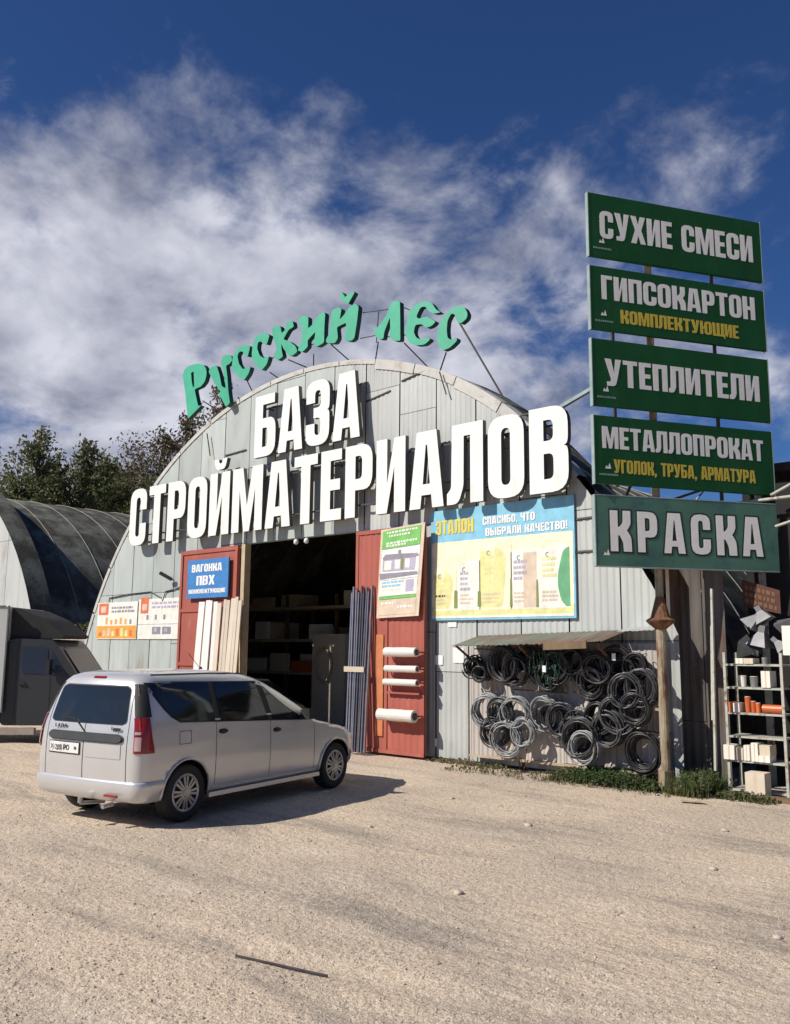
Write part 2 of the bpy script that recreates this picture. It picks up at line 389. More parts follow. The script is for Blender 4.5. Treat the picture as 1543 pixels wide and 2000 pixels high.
    if ch == 'З': return w, [[(0, .66), (s, .66), (s, 1-t, r), (w-s, 1-t, r), (w-s, m+t/2, r), (.17, m+t/2), (.17, m-t/2), (w-s, m-t/2, r), (w-s, t, r), (s, t, r), (s, .34), (0, .34), (0, 0, Rd), (w, 0, Rd), (w, .50, .12), (w-.055, .51), (w, .54, .12), (w, 1, Rd), (0, 1, Rd)]]
    if ch == 'У': w = .56; return w, [[(0, 1), (s+.02, 1), (w/2+.03, .48), (w-s, 1), (w, 1), (w*.70, .14, .08), (w*.60, 0, .10), (.06, 0), (.06, t), (w*.33, t, .04), (w*.36, .26)]]
    if ch == 'Х': w = .58; return w, [[(0, 0), (s+.01, 0), (w/2, .30), (w-s-.01, 0), (w, 0), (w*.71, .5), (w, 1), (w-s-.01, 1), (w/2, .70), (s+.01, 1), (0, 1), (w*.29, .5)]]
    if ch in 'ЩШЦ':
        w = .52 if ch == 'Ц' else .80
        if ch == 'Ц': o = [(0, 0), (w, 0), (w, -.14), (w+.09, -.14), (w+.09, t), (w, t), (w, 1), (w-s, 1), (w-s, t), (s, t), (s, 1), (0, 1)]
        else: o = [(0, 0), (w, 0)]+([(w, -.14), (w+.09, -.14), (w+.09, t), (w, t)] if ch == 'Щ' else [])+[(w, 1), (w-s, 1), (w-s, t), (w/2+s/2, t), (w/2+s/2, 1), (w/2-s/2, 1), (w/2-s/2, t), (s, t), (s, 1), (0, 1)]
        return w, [o]
    if ch == 'Ю': w = .82; return w, [[(0, 0), (s, 0), (s, m-t/2), (.30, m-t/2), (.30, 0, Rd), (w, 0, Rd), (w, 1, Rd), (.30, 1, Rd), (.30, m+t/2), (s, m+t/2), (s, 1), (0, 1)], [(.30+s, t, r), (w-s, t, r), (w-s, 1-t, r), (.30+s, 1-t, r)]]
    if ch == 'Ы': w = .78; return w, [[(0, 0), (.50, 0, Rd), (.50, .62, Rd), (s, .62), (s, 1), (0, 1)], [(s, t), (.5-s, t, r), (.5-s, .62-t, r), (s, .62-t)], [(w-s, 0), (w, 0), (w, 1), (w-s, 1)]]
    if ch == 'Э': return w, [[(0, .66), (s, .66), (s, 1-t, r), (w-s, 1-t, r), (w-s, m+t/2), (.15, m+t/2), (.15, m-t/2), (w-s, m-t/2), (w-s, t, r), (s, t, r), (s, .34), (0, .34), (0, 0, Rd), (w, 0, Rd), (w, 1, Rd), (0, 1, Rd)]]
    if ch == 'Ч': return w, [[(0, 1), (0, .42, Rd), (w-s, .42), (w-s, 0), (w, 0), (w, 1), (w-s, 1), (w-s, .42+t), (s, .42+t, r), (s, 1)]]
    if ch == ',': return .17, [[(0, -.13), (.07, -.13), (.17, .02), (.17, .17), (0, .17)]]
    if ch == '!': return .19, [[(0, .28), (.19, .28), (.19, 1), (0, 1)], [(0, 0), (.19, 0), (.19, .18), (0, .18)]]
    return .26, []
def spline_mesh(polys, thick, fm, sm=None, bev=0):
    c = bpy.data.curves.new('glyph', 'CURVE'); c.dimensions = '2D'; c.fill_mode = 'BOTH'; c.extrude = thick/2
    if bev: c.bevel_depth = bev; c.bevel_resolution = 0; c.offset = -bev
    for pl in polys:
        sp = c.splines.new('POLY'); sp.points.add(len(pl)-1); sp.use_cyclic_u = True
        for i, p in enumerate(pl): sp.points[i].co = (p[0], p[1], 0, 1)
    o = bpy.data.objects.new('glyph', c); me = bpy.data.meshes.new_from_object(o)
    bpy.data.objects.remove(o); bpy.data.curves.remove(c)
    for v in me.vertices: v.co = (v.co.x, -v.co.z, v.co.y)
    me.materials.clear(); me.materials.append(Mz[fm])
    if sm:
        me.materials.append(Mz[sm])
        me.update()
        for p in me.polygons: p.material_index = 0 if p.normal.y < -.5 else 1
    return me
def layout(text, x0, x1, gap=.065):
    tot = 0; it = []
    for ch in text:
        w, g = G(ch); it.append((tot, w, g, ch)); tot += w+gap
    tot -= gap; k = (x1-x0)/tot
    return [(x0+a*k, k, g, ch) for a, w, g, ch in it if g]
def text_polys(text, x0, x1, z0, z1):
    out = []
    for a, k, g, ch in layout(text, x0, x1, .17 if text == 'КРАСКА' else .065):
        for pl in g: out.append([(a+px*k, z0+py*(z1-z0)) for px, py in rp(pl, 3)])
    return out
def text_obj(name, text, x0, x1, z0, z1, y, thick, fm, parent, sm=None):
    me = spline_mesh(text_polys(text, x0, x1, z0, z1), thick, fm, sm); me.name = name
    off = Vector((0, 0, 0))
    o = bpy.data.objects.new(name, me); COL.objects.link(o)
    if parent is not None: o.parent = parent
    o.location = (0, y, 0)
    return o
def in_world(o, parent):   # object whose mesh is in world coordinates, parented to an unrotated thing
    o.parent = parent; q = parent; off = Vector((0, 0, 0))
    while q is not None: off += q.location; q = q.parent
    o.location = Vector(o.location)-off; return o

# ================================================================== GROUND
def gz(x, y):
    d = max(0, min(1, (-y-.9)/1.5)) if y < 0 else 0
    if x < -12 or x > 22 or y < -16: return 0
    a = noise.noise((x*.55, y*.55, 3.1))*.022+noise.noise((x*2.1, y*2.1, 1.0))*.012+noise.noise((x*5.3, y*5.3, 9))*.006
    for (ox, oy, tx_, ty_, wv) in ((9.2, -9.5, .80, .60, .3), (10.1, -10.6, .80, .60, .3), (4.0, -9.0, .97, .25, .5), (4.3, -10.3, .97, .25, .5)):
        q = (x-ox)*-ty_+(y-oy)*tx_+wv*sin(((x-ox)*tx_+(y-oy)*ty_)*.35)
        a += -.016*math.exp(-(q/.13)**2)+.010*math.exp(-((abs(q)-.24)/.09)**2)
    return a*d
def axis_pts(a, b, c, d, st):
    p = [a]
    v = b-(b-a)
    lst = []
    x = b
    while x <= c+1e-6: lst.append(x); x += st
    g = st
    hi = lst[-1]
    while hi < d: g *= 1.35; hi += g; lst.append(min(hi, d))
    g = st; lo = lst[0]
    while lo > a: g *= 1.35; lo -= g; lst.insert(0, max(lo, a))
    return lst
gx = axis_pts(-900, -6, 14.5, 900, .085); gy = axis_pts(-900, -12.4, -.3, 900, .085)
mb = MB(); nx = len(gx)
for y in gy:
    for x in gx: mb.v.append((x, y, gz(x, y)))
for j in range(len(gy)-1):
    for i in range(nx-1): a = j*nx+i; mb.f.append((a, a+1, a+1+nx, a+nx))
mb.m = [0]*len(mb.f)
g = build('ground', mb, 'gravel_ground', None, local=True, smooth=True, kind='structure', fixn=False)

# loose stones lying on the yard: too many to count
mb = MB()
hd = math.atan2(F.y, F.x)
for i in range(20000):
    d = 2.9+11*(random.random()**1.3); a = hd+radians(random.uniform(-27, 27))
    x = CAM.x+d*cos(a); y = CAM.y+d*sin(a)
    if y > -.7: continue
    r = random.uniform(.003, .0085)*(1.7 if random.random() < .06 else 1)*(1+.03*d)
    z = gz(x, y)+r*.2; th = random.random()*pi; ex = random.uniform(.7, 1.5)
    vs = []
    for k in range(4):
        an = th+k*pi/2; rr = r*(ex if k % 2 == 0 else 1)*random.uniform(.8, 1.1); vs.append((x+rr*cos(an), y+rr*sin(an), z+random.uniform(-.2, .2)*r))
    vs.append((x+random.uniform(-.3, .3)*r, y, z+r*.7))
    mb.add(vs, [(0, 1, 4), (1, 2, 4), (2, 3, 4), (3, 0, 4)])
build('loose_gravel', mb, 'pebble', None, local=True, kind='stuff', fixn=False)['label'] = 'small loose stones scattered over the sandy yard'

# ================================================================== MAIN HANGAR
XC, ZC, RA = -1.894, -1.208, 9.141
XR = 6.22
def arc_z(x):
    d = RA*RA-(x-XC)**2
    z = ZC+sqrt(d) if d > 0 else 0
    if x > 1.5:       # the right haunch is slightly flatter
        k = min(1, (x-1.5)/4.0); z -= .42*k*k
    return max(z, 0)
def arc_profile(off=0.0, n=44):
    pts = []
    x0 = XC-sqrt(RA*RA-ZC*ZC)
    for i in range(n+1):
        a = math.acos(max(-1, min(1, (x0-XC)/RA))) if i == 0 else None
        t = i/n
        x = x0+(XR-x0)*(.5-.5*cos(pi*t)) if True else 0
        pts.append([x, arc_z(x)])
    pts.append([XR, 0.0])
    out = []
    for i, p in enumerate(pts):
        a = pts[max(i-1, 0)]; b = pts[min(i+1, len(pts)-1)]
        dx, dz = b[0]-a[0], b[1]-a[1]; l = hypot(dx, dz) or 1
        out.append((p[0]-dz/l*off, max(0, p[1]+dx/l*off)))
    return out
LEN = 18.0
hang = thing('arched_hangar', 'large grey arched metal hangar with open gateway under big white letters', 'hangar', (XC, 0, 0))
# facade sheets
OPX0, OPX1, OPZ = -3.70, -.02, 4.25
cols = [-.02+.92*k for k in range(-12, 8)]
def facade_sheet(xa, xb, za, zb, i, matn, pitch, amp):
    n = max(4, int((xb-xa)/pitch*4)); vs = []; fs = []; row = []
    yo = -.004*(i % 2)
    for j in range(n+1):
        x = xa+(xb-xa)*j/n
        top = min(zb, arc_z(x)-.02); 
        if top-za < .02: row.append(None); continue
        ph = (x/pitch) % 1.0
        y = yo-(amp if .25 < ph < .75 else 0)
        row.append(len(vs)); vs.append((x, y, za)); vs.append((x, y+random.uniform(-.002, .002), top))
    for j in range(n):
        if row[j] is not None and row[j+1] is not None: fs.append((row[j], row[j+1], row[j+1]+1, row[j]+1))
    if not fs: return
    mb = MB(); mb.add(vs, fs); build('facade_sheet', mb, matn, hang, fixn=False)
rs = random.Random(3)
edges = [-10.96]+[c for c in cols if c > -10.9]+[XR]
for ci in range(len(edges)-1):
    xa, xb = edges[ci]+.010, edges[ci+1]-.010
    if xb-xa < .05: continue
    xm = (xa+xb)/2
    rib = xm > -1
    pitch = .115 if rib else .23; amp = .009 if rib else .004; mm = 'galv_ribbed' if rib else 'galv_facade'
    zb0 = OPZ if OPX0-.01 < xm < OPX1+.01 else .04
    zs = [zb0]
    first = True
    while zs[-1] < 8:
        step = rs.uniform(1.3, 2.3)
        if xm < -6 and first: step = 3.27-zb0
        if xm > 4.5 and first: step = 2.05
        if 1.7 < xm < 4.5 and first: step = 1.5
        first = False
        zs.append(zs[-1]+step)
    for k in range(len(zs)-1): facade_sheet(xa, xb, zs[k]+.006, zs[k+1]-.006, ci+k, mm, pitch, amp)
# patches nailed on near the crown
for (x0, z0, x1, dz) in ((-.0, 6.88, .66, .10), (.95, 7.12, 1.62, .10), (-4.6, 6.4, -3.8, .03), (3.7, 5.95, 4.3, .0), (4.63, 4.03, 5.4, .02), (4.63, 3.5, 5.4, .0)):
    mb = MB(); mb.add([(x0, -.034, z0), (x1, -.034, z0+dz), (x1, -.018, z0+dz+.03), (x0, -.018, z0+.03), (x0, -.016, z0-.01), (x1, -.016, z0+dz-.01)], [(0, 1, 2, 3), (0, 4, 5, 1)])
    build('flashing_strip', mb, 'iron', hang)
# edge trim strips following the arch
prof = arc_profile(0, 60)
def seg_trim(xa, xb, wd, yf, mn, tilt=.0):
    p = []; n = 6
    for i in range(n+1):
        x = xa+(xb-xa)*i/n; z = arc_z(x); dx = .02; dzx = (arc_z(x+dx)-arc_z(x-dx))/(2*dx); l = hypot(1, dzx)
        nx_, nz_ = -dzx/l, 1/l
        p.append((x, z, nx_, nz_))
    mb = MB(); vs = []
    for x, z, a, b in p: vs += [(x-a*wd, yf-.002, z-b*wd), (x+a*.045, yf-.012, z+b*.045), (x+a*.05, .25, z+b*.05)]
    fs = []
    for i in range(n): fs += [(3*i, 3*i+3, 3*i+4, 3*i+1), (3*i+1, 3*i+4, 3*i+5, 3*i+2)]
    mb.add(vs, fs); build('edge_trim', mb, mn, hang)
xs_ = [-10.6, -10.1, -9.4, -8.5, -7.5, -6.4, -5.2, -4.1, -3.0, -1.9, -.8, .25, 1.3, 2.3, 3.3, 4.1, 4.8]
for i in range(len(xs_)-1):
    if xs_[i] < .2: seg_trim(xs_[i]+.01, xs_[i+1]-.01, .05, -.02, 'trim_light')
    else: seg_trim(xs_[i]+.01, xs_[i+1]-.01, rs.uniform(.10, .17), -.026, 'trim_light')
# curved roof strips
def roof_strips(parent, profile, y0, length, step, seam=True):
    k = 0; y = y0
    while y < y0+length-.01:
        mb = MB(); m = len(profile); o = .004*(k % 2)
        ys = [y+.003, y+step*.33, y+step*.66, y+step-.003]
        for yy in ys:
            for (x, z) in profile: mb.v.append((x, yy, z+o))
        for r in range(3):
            for i in range(m-1): mb.f.append((r*m+i, r*m+i+1, (r+1)*m+i+1, (r+1)*m+i))
        mb.m = [0]*len(mb.f)
        build('roof_sheet', mb, 'roof_grey', parent, smooth=True, fixn=False)
        if seam:
            mb = MB(); mb.tube([(x, y+step, z+.012) for x, z in profile], .016, 5); build('roof_seam', mb, 'roof_seam', parent)
        y += step; k += 1
mp_ = arc_profile(.05, 44)
roof_strips(hang, mp_, .12, .80, .80, False)
def arc_small(rad, n=44):
    a0 = math.asin(-ZC/rad); return [(XC+rad*cos(pi-a0-(pi-2*a0)*i/n), ZC+rad*sin(pi-a0-(pi-2*a0)*i/n)) for i in range(n+1)]
RS_ = 8.05
roof_strips(hang, arc_small(RS_), .9, LEN-.9, 1.2)
ia = arc_small(RS_); oa = arc_profile(.045, 44); mb = MB(); mb.v = [(x, .915, z) for x, z in ia]+[(x, .915, z) for x, z in oa[:45]]
mb.f = [(i, i+1, 45+i+1, 45+i) for i in range(44)]; mb.m = [0]*44; build('parapet_back', mb, 'roof_grey', hang, fixn=False)
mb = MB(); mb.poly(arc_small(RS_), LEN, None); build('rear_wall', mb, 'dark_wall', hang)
mb = MB(); mb.box(XC-7.9, .1, .004, XC+7.9, LEN-.1, .03); build('floor', mb, 'concrete', hang)
# inner side: posts and lintel of the gateway
mb = MB(); mb.box(OPX0-.10, -.05, 0, OPX0+.02, .12, OPZ+.0); build('gate_post', mb, 'wood_pale', hang)
mb = MB(); mb.box(OPX1-.03, -.03, 0, OPX1+.07, .12, OPZ+.0); build('gate_post', mb, 'galv_facade', hang)
mb = MB(); mb.box(OPX0-.1, .01, OPZ-.002, OPX1+.1, .12, OPZ+.12); build('lintel', mb, 'galv_facade', hang)
for x in (-1.94, -1.62):
    mb = MB(); mb.lathe([(.02, 0), (.05, -.03), (.055, -.09), (.02, -.12)], (x, -.08, 4.22), n=12); build('gate_lamp', mb, 'lamp_glass', hang, smooth=True)
# gate leaves
lf = MB(); lf.box(-6.02, -.10, .06, -3.84, -.05, 4.22); L1 = build('gate_leaf', lf, 'red_paint', hang, label='left red gate leaf folded back behind white plastic boards')
for z in (.08, 1.5, 2.75, 4.12):
    mb = MB(); mb.box(-6.02, -.125, z, -3.84, -.101, z+.08); build('leaf_rail', mb, 'red_paint', L1)
for x in (-6.02, -3.93):
    mb = MB(); mb.box(x, -.128, .06, x+.08, -.1035, 4.22); build('leaf_stile', mb, 'red_paint', L1)
lf = MB()
n = 24; vs = []; x0, x1 = .02, 1.76
for j in range(n*2+1):
    x = x0+(x1-x0)*j/(n*2); y = -.25-(.008 if (j//2) % 2 else 0); vs += [(x, y, .05), (x, y, 4.2)]
lf.add(vs, [(2*j, 2*j+2, 2*j+3, 2*j+1) for j in range(2*n)]); lf.box(x0, -.24, .05, x1, -.215, 4.2)
L2 = build('gate_leaf', lf, 'red_paint', hang, label='right red gate leaf standing off the wall with foam rolls on it', fixn=False)
for z in (.05, 4.12):
    mb = MB(); mb.box(x0, -.275, z, x1, -.259, z+.07); build('leaf_rail', mb, 'red_paint', L2)
for x in (x0, .80, x1-.07):
    mb = MB(); mb.box(x, -.272, .05, x+.07, -.2595, 4.19); build('leaf_stile', mb, 'red_paint' if x != .8 else 'red_paint', L2)
mb = MB(); mb.box(.60, -.285, .35, .78, -.262, 2.2); build('leaf_stile', mb, 'orange_paint', L2, label='faded orange strip beside the tubes')

# shelving and goods standing in the dark of the hangar
sh = thing('storage_rack', 'dim steel rack of timber seen deep inside the open gateway', 'rack', (-3, 4.6, 0))
for x in (-9.2, -7.2, -5.2, -3.4):
    for y in (4.3, 5.3):
        mb = MB(); mb.box(x, y, 0, x+.08, y+.08, 3.4); build('upright', mb, 'rust', sh)
for z in (1.2, 2.1, 3.0):
    mb = MB(); mb.box(-9.25, 4.25, z, -3.3, 5.4, z+.08); build('shelf', mb, 'wood_pale', sh)
for k in range(7):
    x = -9.1+.82*k+rs.uniform(0, .1); z = (1.28, 2.18, 3.08)[k % 3]
    mb = MB(); mb.box(x, 4.35, z, x+.66, 5.2, z+rs.uniform(.3, .6))
    tag(build('timber_bundle', mb, 'cardboard' if k % 2 else 'wood_pale'), 'dim timber bundle, %s from the left on the rack inside the hangar' % ['first', 'second', 'third', 'fourth', 'fifth', 'sixth', 'seventh'][k], 'timber', 'timber bundles on the inside rack')
for k, (x, z, w, h, m_) in enumerate(((-8.9, 1.28, .9, .35, 'carton_white'), (-7.7, 1.28, .7, .5, 'cardboard'), (-6.8, 1.28, .9, .3, 'orange_plastic'), (-8.4, 2.18, .5, .5, 'white_pvc'), (-6.1, 2.18, .8, .4, 'carton_white'), (-8.8, 3.08, 1.1, .3, 'wood_pale'), (-5.6, .01, .9, .9, 'blue_print'), (-8.6, .01, 1.0, .7, 'cardboard'))):
    mb = MB(); mb.box(x, 4.2, z, x+w, 4.34, z+h); tag(build('stock_box', mb, m_), ['pale box at the left of the lower inside shelf', 'tall brown box on the lower inside shelf', 'low orange pack on the lower inside shelf', 'white pack on the middle inside shelf', 'wide pale box on the middle inside shelf', 'long pale bundle on the top inside shelf', 'blue wrapped pallet on the hangar floor', 'brown box on the hangar floor at the left'][k], 'box', 'stock on the inside rack')
mb = MB(); mb.box(-5.3, 3.6, 0, -4.1, 3.9, 2.3); tag(build('board_stack', mb, 'cardboard'), 'tall dark stack of boards just inside the gateway', 'board stack')
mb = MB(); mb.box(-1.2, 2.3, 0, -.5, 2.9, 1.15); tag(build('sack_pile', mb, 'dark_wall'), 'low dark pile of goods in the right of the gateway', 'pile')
mb = MB(); mb.tube([(-4.8+.28*cos(a), 3.55, 1.5+.42*sin(a)) for a in [2*pi*k/24 for k in range(24)]], .035, 6, cyc=True)
tag(build('hose_ring', mb, 'wood_pale', smooth=True), 'faint oval hoop leaning on the dark boards inside the gateway', 'hoop')

# things on the facade
mb = MB(); mb.tube([(-9.35, -.03, 3.10), (-9.33, -.03, 3.2), (-8.4, -.03, 3.27), (-7.4, -.03, 3.30), (-6.9, -.03, 3.12), (-6.85, -.03, 3.05), (-6.75, -.03, 3.28), (-6.1, -.03, 3.36)], .014, 6)
tag(build('wall_cable', mb, 'plastic_black'), 'thin black cable running over the two orange and white posters', 'cable')
cc = thing('security_camera', 'small black security camera on the facade above the orange posters', 'camera', (-6.5, 0, 3.55))
mb = MB(); mb.bar((-6.45, -.01, 3.55), (-6.45, -.16, 3.6), .03, n=8); build('arm', mb, 'plastic_black', cc)
mb = MB(); mb.bar((-6.38, -.12, 3.56), (-6.62, -.30, 3.72), .09, n=10); build('housing', mb, 'plastic_black', cc)
for (x, z, w, h, lb) in ((2.10, 2.33, .20, .09, 'small white notice directly under the large poster'), (1.82, 1.66, .17, .17, 'square white notice left of the hanging coils'), (2.22, 1.70, .24, .26, 'white paper sheet nearest the coil canopy')):
    mb = MB(); mb.box(x, -.024, z, x+w, -.020, z+h); tag(build('notice', mb, 'paper'), lb, 'notice')

# ------------------------------------------------------------------ white letters
def letter_sign(text, x0, x1, zf0, zf1, label, yf=-.30, thick=.10):
    loc = ((x0+x1)/2, 0, zf0(x0))
    t = thing('letter_sign', label, 'sign', loc)
    for a, k, g, ch in layout(text, x0, x1, .075):
        z0, z1 = zf0(a), zf1(a)
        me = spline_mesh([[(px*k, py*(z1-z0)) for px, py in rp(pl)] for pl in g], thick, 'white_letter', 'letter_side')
        o = bpy.data.objects.new('letter', me); COL.objects.link(o); o.location = (a, yf+thick/2, z0); in_world(o, t)
    return t
zlo = lambda x: 4.47+.0015*(x+8); zhi = lambda x: 5.93
s1 = letter_sign('СТРОЙМАТЕРИАЛОВ', -8.10, 4.80, zlo, zhi, 'long row of white raised letters СТРОЙМАТЕРИАЛОВ above the gateway')
for z in (4.72, 5.62):
    mb = MB(); mb.box(-8.0, -.185, z, 4.7, -.155, z+.03); build('mounting_rail', mb, 'iron', s1)
for i in range(13):
    x = -7.8+1.02*i
    mb = MB(); mb.box(x, -.155, 4.72, x+.03, -.02, 4.74); mb.box(x, -.155, 5.62, x+.03, -.02, 5.64); build('bracket', mb, 'iron', s1)
s2 = letter_sign('БАЗА', -3.17, .10, lambda x: 6.10, lambda x: 7.50, 'short row of white raised letters БАЗА near the top of the arch')
for z in (6.35, 7.2):
    mb = MB(); mb.box(-3.1, -.185, z, 0, -.155, z+.03); build('mounting_rail', mb, 'iron', s2)
for i in range(4):
    x = -2.9+.9*i
    mb = MB(); mb.box(x, -.155, 6.35, x+.03, -.02, 6.37); mb.box(x, -.155, 7.2, x+.03, -.02, 7.22); build('bracket', mb, 'iron', s2)

# ------------------------------------------------------------------ green rooftop letters
GL = {
'P': [(-6.21,8.69),(-6.13,8.80),(-5.95,8.86),(-5.58,8.84),(-5.33,8.75),(-5.22,8.61),(-5.20,8.48),(-5.26,8.32),(-5.41,8.22),(-5.67,8.20),(-5.57,7.93),(-5.49,7.74),(-5.36,7.74),(-5.89,7.49),(-5.95,7.72),(-6.07,8.22)],
'U': [(-5.13,8.54),(-5.06,8.63),(-4.82,8.63),(-4.69,8.38),(-4.58,8.06),(-4.42,7.98),(-4.52,8.39),(-4.65,8.67),(-4.58,8.80),(-4.43,8.82),(-4.26,8.75),(-4.21,8.62),(-4.34,8.55),(-4.45,8.55),(-4.38,8.27),(-4.32,7.89),(-4.24,7.59),(-4.39,7.52),(-4.60,7.80),(-4.76,7.89),(-4.61,7.93),(-4.69,8.01),(-4.89,8.22)],
's1': [(-4.22,8.48),(-4.20,8.72),(-4.02,8.88),(-3.73,8.90),(-3.56,8.82),(-3.64,8.59),(-3.77,8.65),(-3.83,8.76),(-3.96,8.78),(-4.03,8.70),(-3.96,8.49),(-3.81,8.32),(-3.52,8.33),(-3.58,8.18),(-3.75,8.04),(-3.98,8.19),(-4.14,8.34)],
's2': [(-3.50,8.61),(-3.47,8.87),(-3.34,9.03),(-3.06,9.03),(-2.88,8.93),(-2.97,8.73),(-3.12,8.79),(-3.19,8.86),(-3.29,8.85),(-3.31,8.71),(-3.21,8.52),(-3.06,8.42),(-2.87,8.44),(-2.95,8.26),(-3.12,8.15),(-3.34,8.31),(-3.45,8.46)],
'k': [(-2.83,9.07),(-2.61,9.10),(-2.51,9.04),(-2.47,8.87),(-2.29,8.96),(-2.34,9.09),(-2.11,9.08),(-2.06,8.93),(-2.24,8.90),(-2.36,8.77),(-2.41,8.72),(-2.19,8.62),(-1.99,8.46),(-1.92,8.33),(-2.08,8.27),(-2.21,8.30),(-2.39,8.50),(-2.48,8.64),(-2.45,8.47),(-2.40,8.32),(-2.58,8.27),(-2.72,8.39),(-2.62,8.56),(-2.74,8.81)],
'i': [(-1.95,9.06),(-1.76,9.11),(-1.60,9.04),(-1.60,8.77),(-1.43,8.85),(-1.31,8.99),(-1.13,9.04),(-1.07,8.98),(-1.09,8.69),(-1.09,8.34),(-1.29,8.30),(-1.42,8.35),(-1.36,8.65),(-1.61,8.51),(-1.59,8.37),(-1.76,8.28),(-1.92,8.35),(-1.80,8.55),(-1.78,8.82)],
'j': [(-0.87,9.00),(-0.69,9.02),(-0.58,8.96),(-0.63,8.73),(-0.47,8.83),(-0.35,8.95),(-0.17,8.97),(-0.08,8.88),(-0.12,8.58),(-0.19,8.22),(-0.30,8.19),(-0.48,8.25),(-0.43,8.62),(-0.71,8.59),(-0.67,8.34),(-0.76,8.25),(-1.01,8.31),(-1.04,8.38),(-0.92,8.53),(-0.90,8.78)],
'l': [(0.79,8.69),(0.88,8.75),(1.05,8.69),(1.06,8.35),(1.07,7.88),(0.89,7.92),(0.78,8.02),(0.80,8.21),(0.79,8.43),(0.64,8.16),(0.62,8.02),(0.48,8.05),(0.39,8.15),(0.35,8.27),(0.50,8.32),(0.69,8.49)],
'e': [(1.24,8.25),(1.31,8.46),(1.52,8.53),(1.73,8.52),(1.86,8.44),(1.96,8.29),(2.08,8.20),(1.91,8.22),(1.78,8.30),(1.70,8.42),(1.58,8.43),(1.47,8.27),(1.53,8.21),(1.73,8.21),(1.86,8.12),(1.96,8.05),(1.86,7.99),(1.73,7.98),(1.60,8.09),(1.45,8.11),(1.41,7.97),(1.48,7.84),(1.60,7.78),(1.78,7.78),(1.83,7.73),(1.68,7.66),(1.48,7.69),(1.29,7.79),(1.19,7.99)],
's3': [(2.01,7.83),(2.08,8.04),(2.28,8.19),(2.50,8.23),(2.64,8.15),(2.71,8.02),(2.69,7.93),(2.54,7.86),(2.45,7.95),(2.42,8.07),(2.33,8.12),(2.24,8.00),(2.22,7.82),(2.24,7.66),(2.33,7.60),(2.45,7.63),(2.47,7.56),(2.30,7.46),(2.13,7.44),(2.03,7.56),(1.98,7.72)]}
GH = {'P': [(-5.85,8.65),(-5.74,8.67),(-5.69,8.28),(-5.74,8.25),(-5.80,8.40)]}
GB = [(-0.65,9.33),(-0.57,9.32),(-0.48,9.19),(-0.33,9.24),(-0.24,9.25),(-0.21,9.21),(-0.38,9.02),(-0.60,9.15)]
gs = thing('rooftop_letter_sign', 'arc of green carved-style letters Русский лес standing on struts over the arch', 'sign', (-1.8, -.2, 7.9))
for k, pts in GL.items():
    polys = [rp([(p[0], p[1], .04) for p in pts], 2)]
    if k in GH: polys.append(GH[k])
    if k == 'j': polys.append(GB)
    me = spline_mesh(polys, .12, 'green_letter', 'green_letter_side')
    o = bpy.data.objects.new('letter', me); COL.objects.link(o); o.location = (0, -.2+.06, 0); in_world(o, gs)
ST = [((-5.46,7.89),(-4.91,7.49),1.1),((-2.96,8.10),(-2.83,7.92),1),((-2.34,8.26),(-1.82,7.99),1.1),((-1.51,8.20),(-1.72,8.0),.1),((-.98,8.30),(-.68,7.91),.9),((.39,8.04),(.13,7.78),.1),((1.08,7.86),(1.40,7.38),1.0),((2.13,7.43),(1.81,7.18),.1),((1.97,7.09),(2.13,6.64),-.1),((-5.22,7.03),(-5.06,6.48),-.1),((-5.41,7.51),(-5.5,7.18),.1),((-4.35,7.7),(-4.3,7.62),.1),((-3.75,8.05),(-3.75,7.8),.1)]
for a, b, yy in ST:
    mb = MB(); mb.bar((a[0], -.1, a[1]), (b[0], min(yy, .3), b[1]-.02), .028, n=6); build('strut', mb, 'iron', gs)
mb = MB(); mb.bar((2.43, -.1, 7.96), (3.23, .15, 6.42), .035, n=6); build('strut', mb, 'iron', gs)
for a, b in (((-.09, 8.79), (1.0, 8.62)), ((-.15, 8.25), (.45, 8.2)), ((.62, 8.1), (1.3, 8.0)), ((-5.2, 7.95), (-4.5, 7.95)), ((.35, 8.7), (.30, 8.05)), ((1.05, 8.6), (1.4, 8.4)), ((-1.9, 8.45), (-1.0, 8.45)), ((-3.5, 8.4), (-2.6, 8.45))):
    mb = MB(); mb.bar((a[0], -.06, a[1]), (b[0], -.06, b[1]), .022, n=6); build('frame_bar', mb, 'iron', gs)

# ------------------------------------------------------------------ posters
def bars(mb, x0, x1, z0, z1, rows, y, m, rr, fill=.8, wl=.05):
    h = (z1-z0)/rows
    for r in range(rows):
        x = x0
        end = x0+(x1-x0)*rr.uniform(fill, 1)
        while x < end:
            w = rr.uniform(.5, 1.8)*wl; w = min(w, end-x)
            mb.poly([(x, z0+h*r+h*.2), (x+w, z0+h*r+h*.2), (x+w, z0+h*r+h*.75), (x, z0+h*r+h*.75)], y, m); x += w+wl*.35
def rect(mb, x0, z0, x1, z1, y, m): mb.poly([(x0, z0), (x1, z0), (x1, z1), (x0, z1)], y, m)
rr = random.Random(5)
pt = thing('advertising_banner', 'large pale yellow and sky blue cement banner on the facade right of the gate', 'banner', (3.25, -.03, 2.46))
mb = MB(); mb.box(1.74, -.06, 2.45, 4.74, -.02, 4.45); build('backing_board', mb, 'sky_print', pt)
mb = MB(); y = -.0625
rect(mb, 1.77, 2.49, 4.71, 3.86, y, 'cream_print')
rect(mb, 1.77, 2.49, 4.71, 2.68, y-.002, 'lightyellow_print'); rect(mb, 1.77, 2.485, 4.71, 2.53, y-.004, 'pale_print')
build('print', mb, None, pt, fixn=False)
mb = MB()
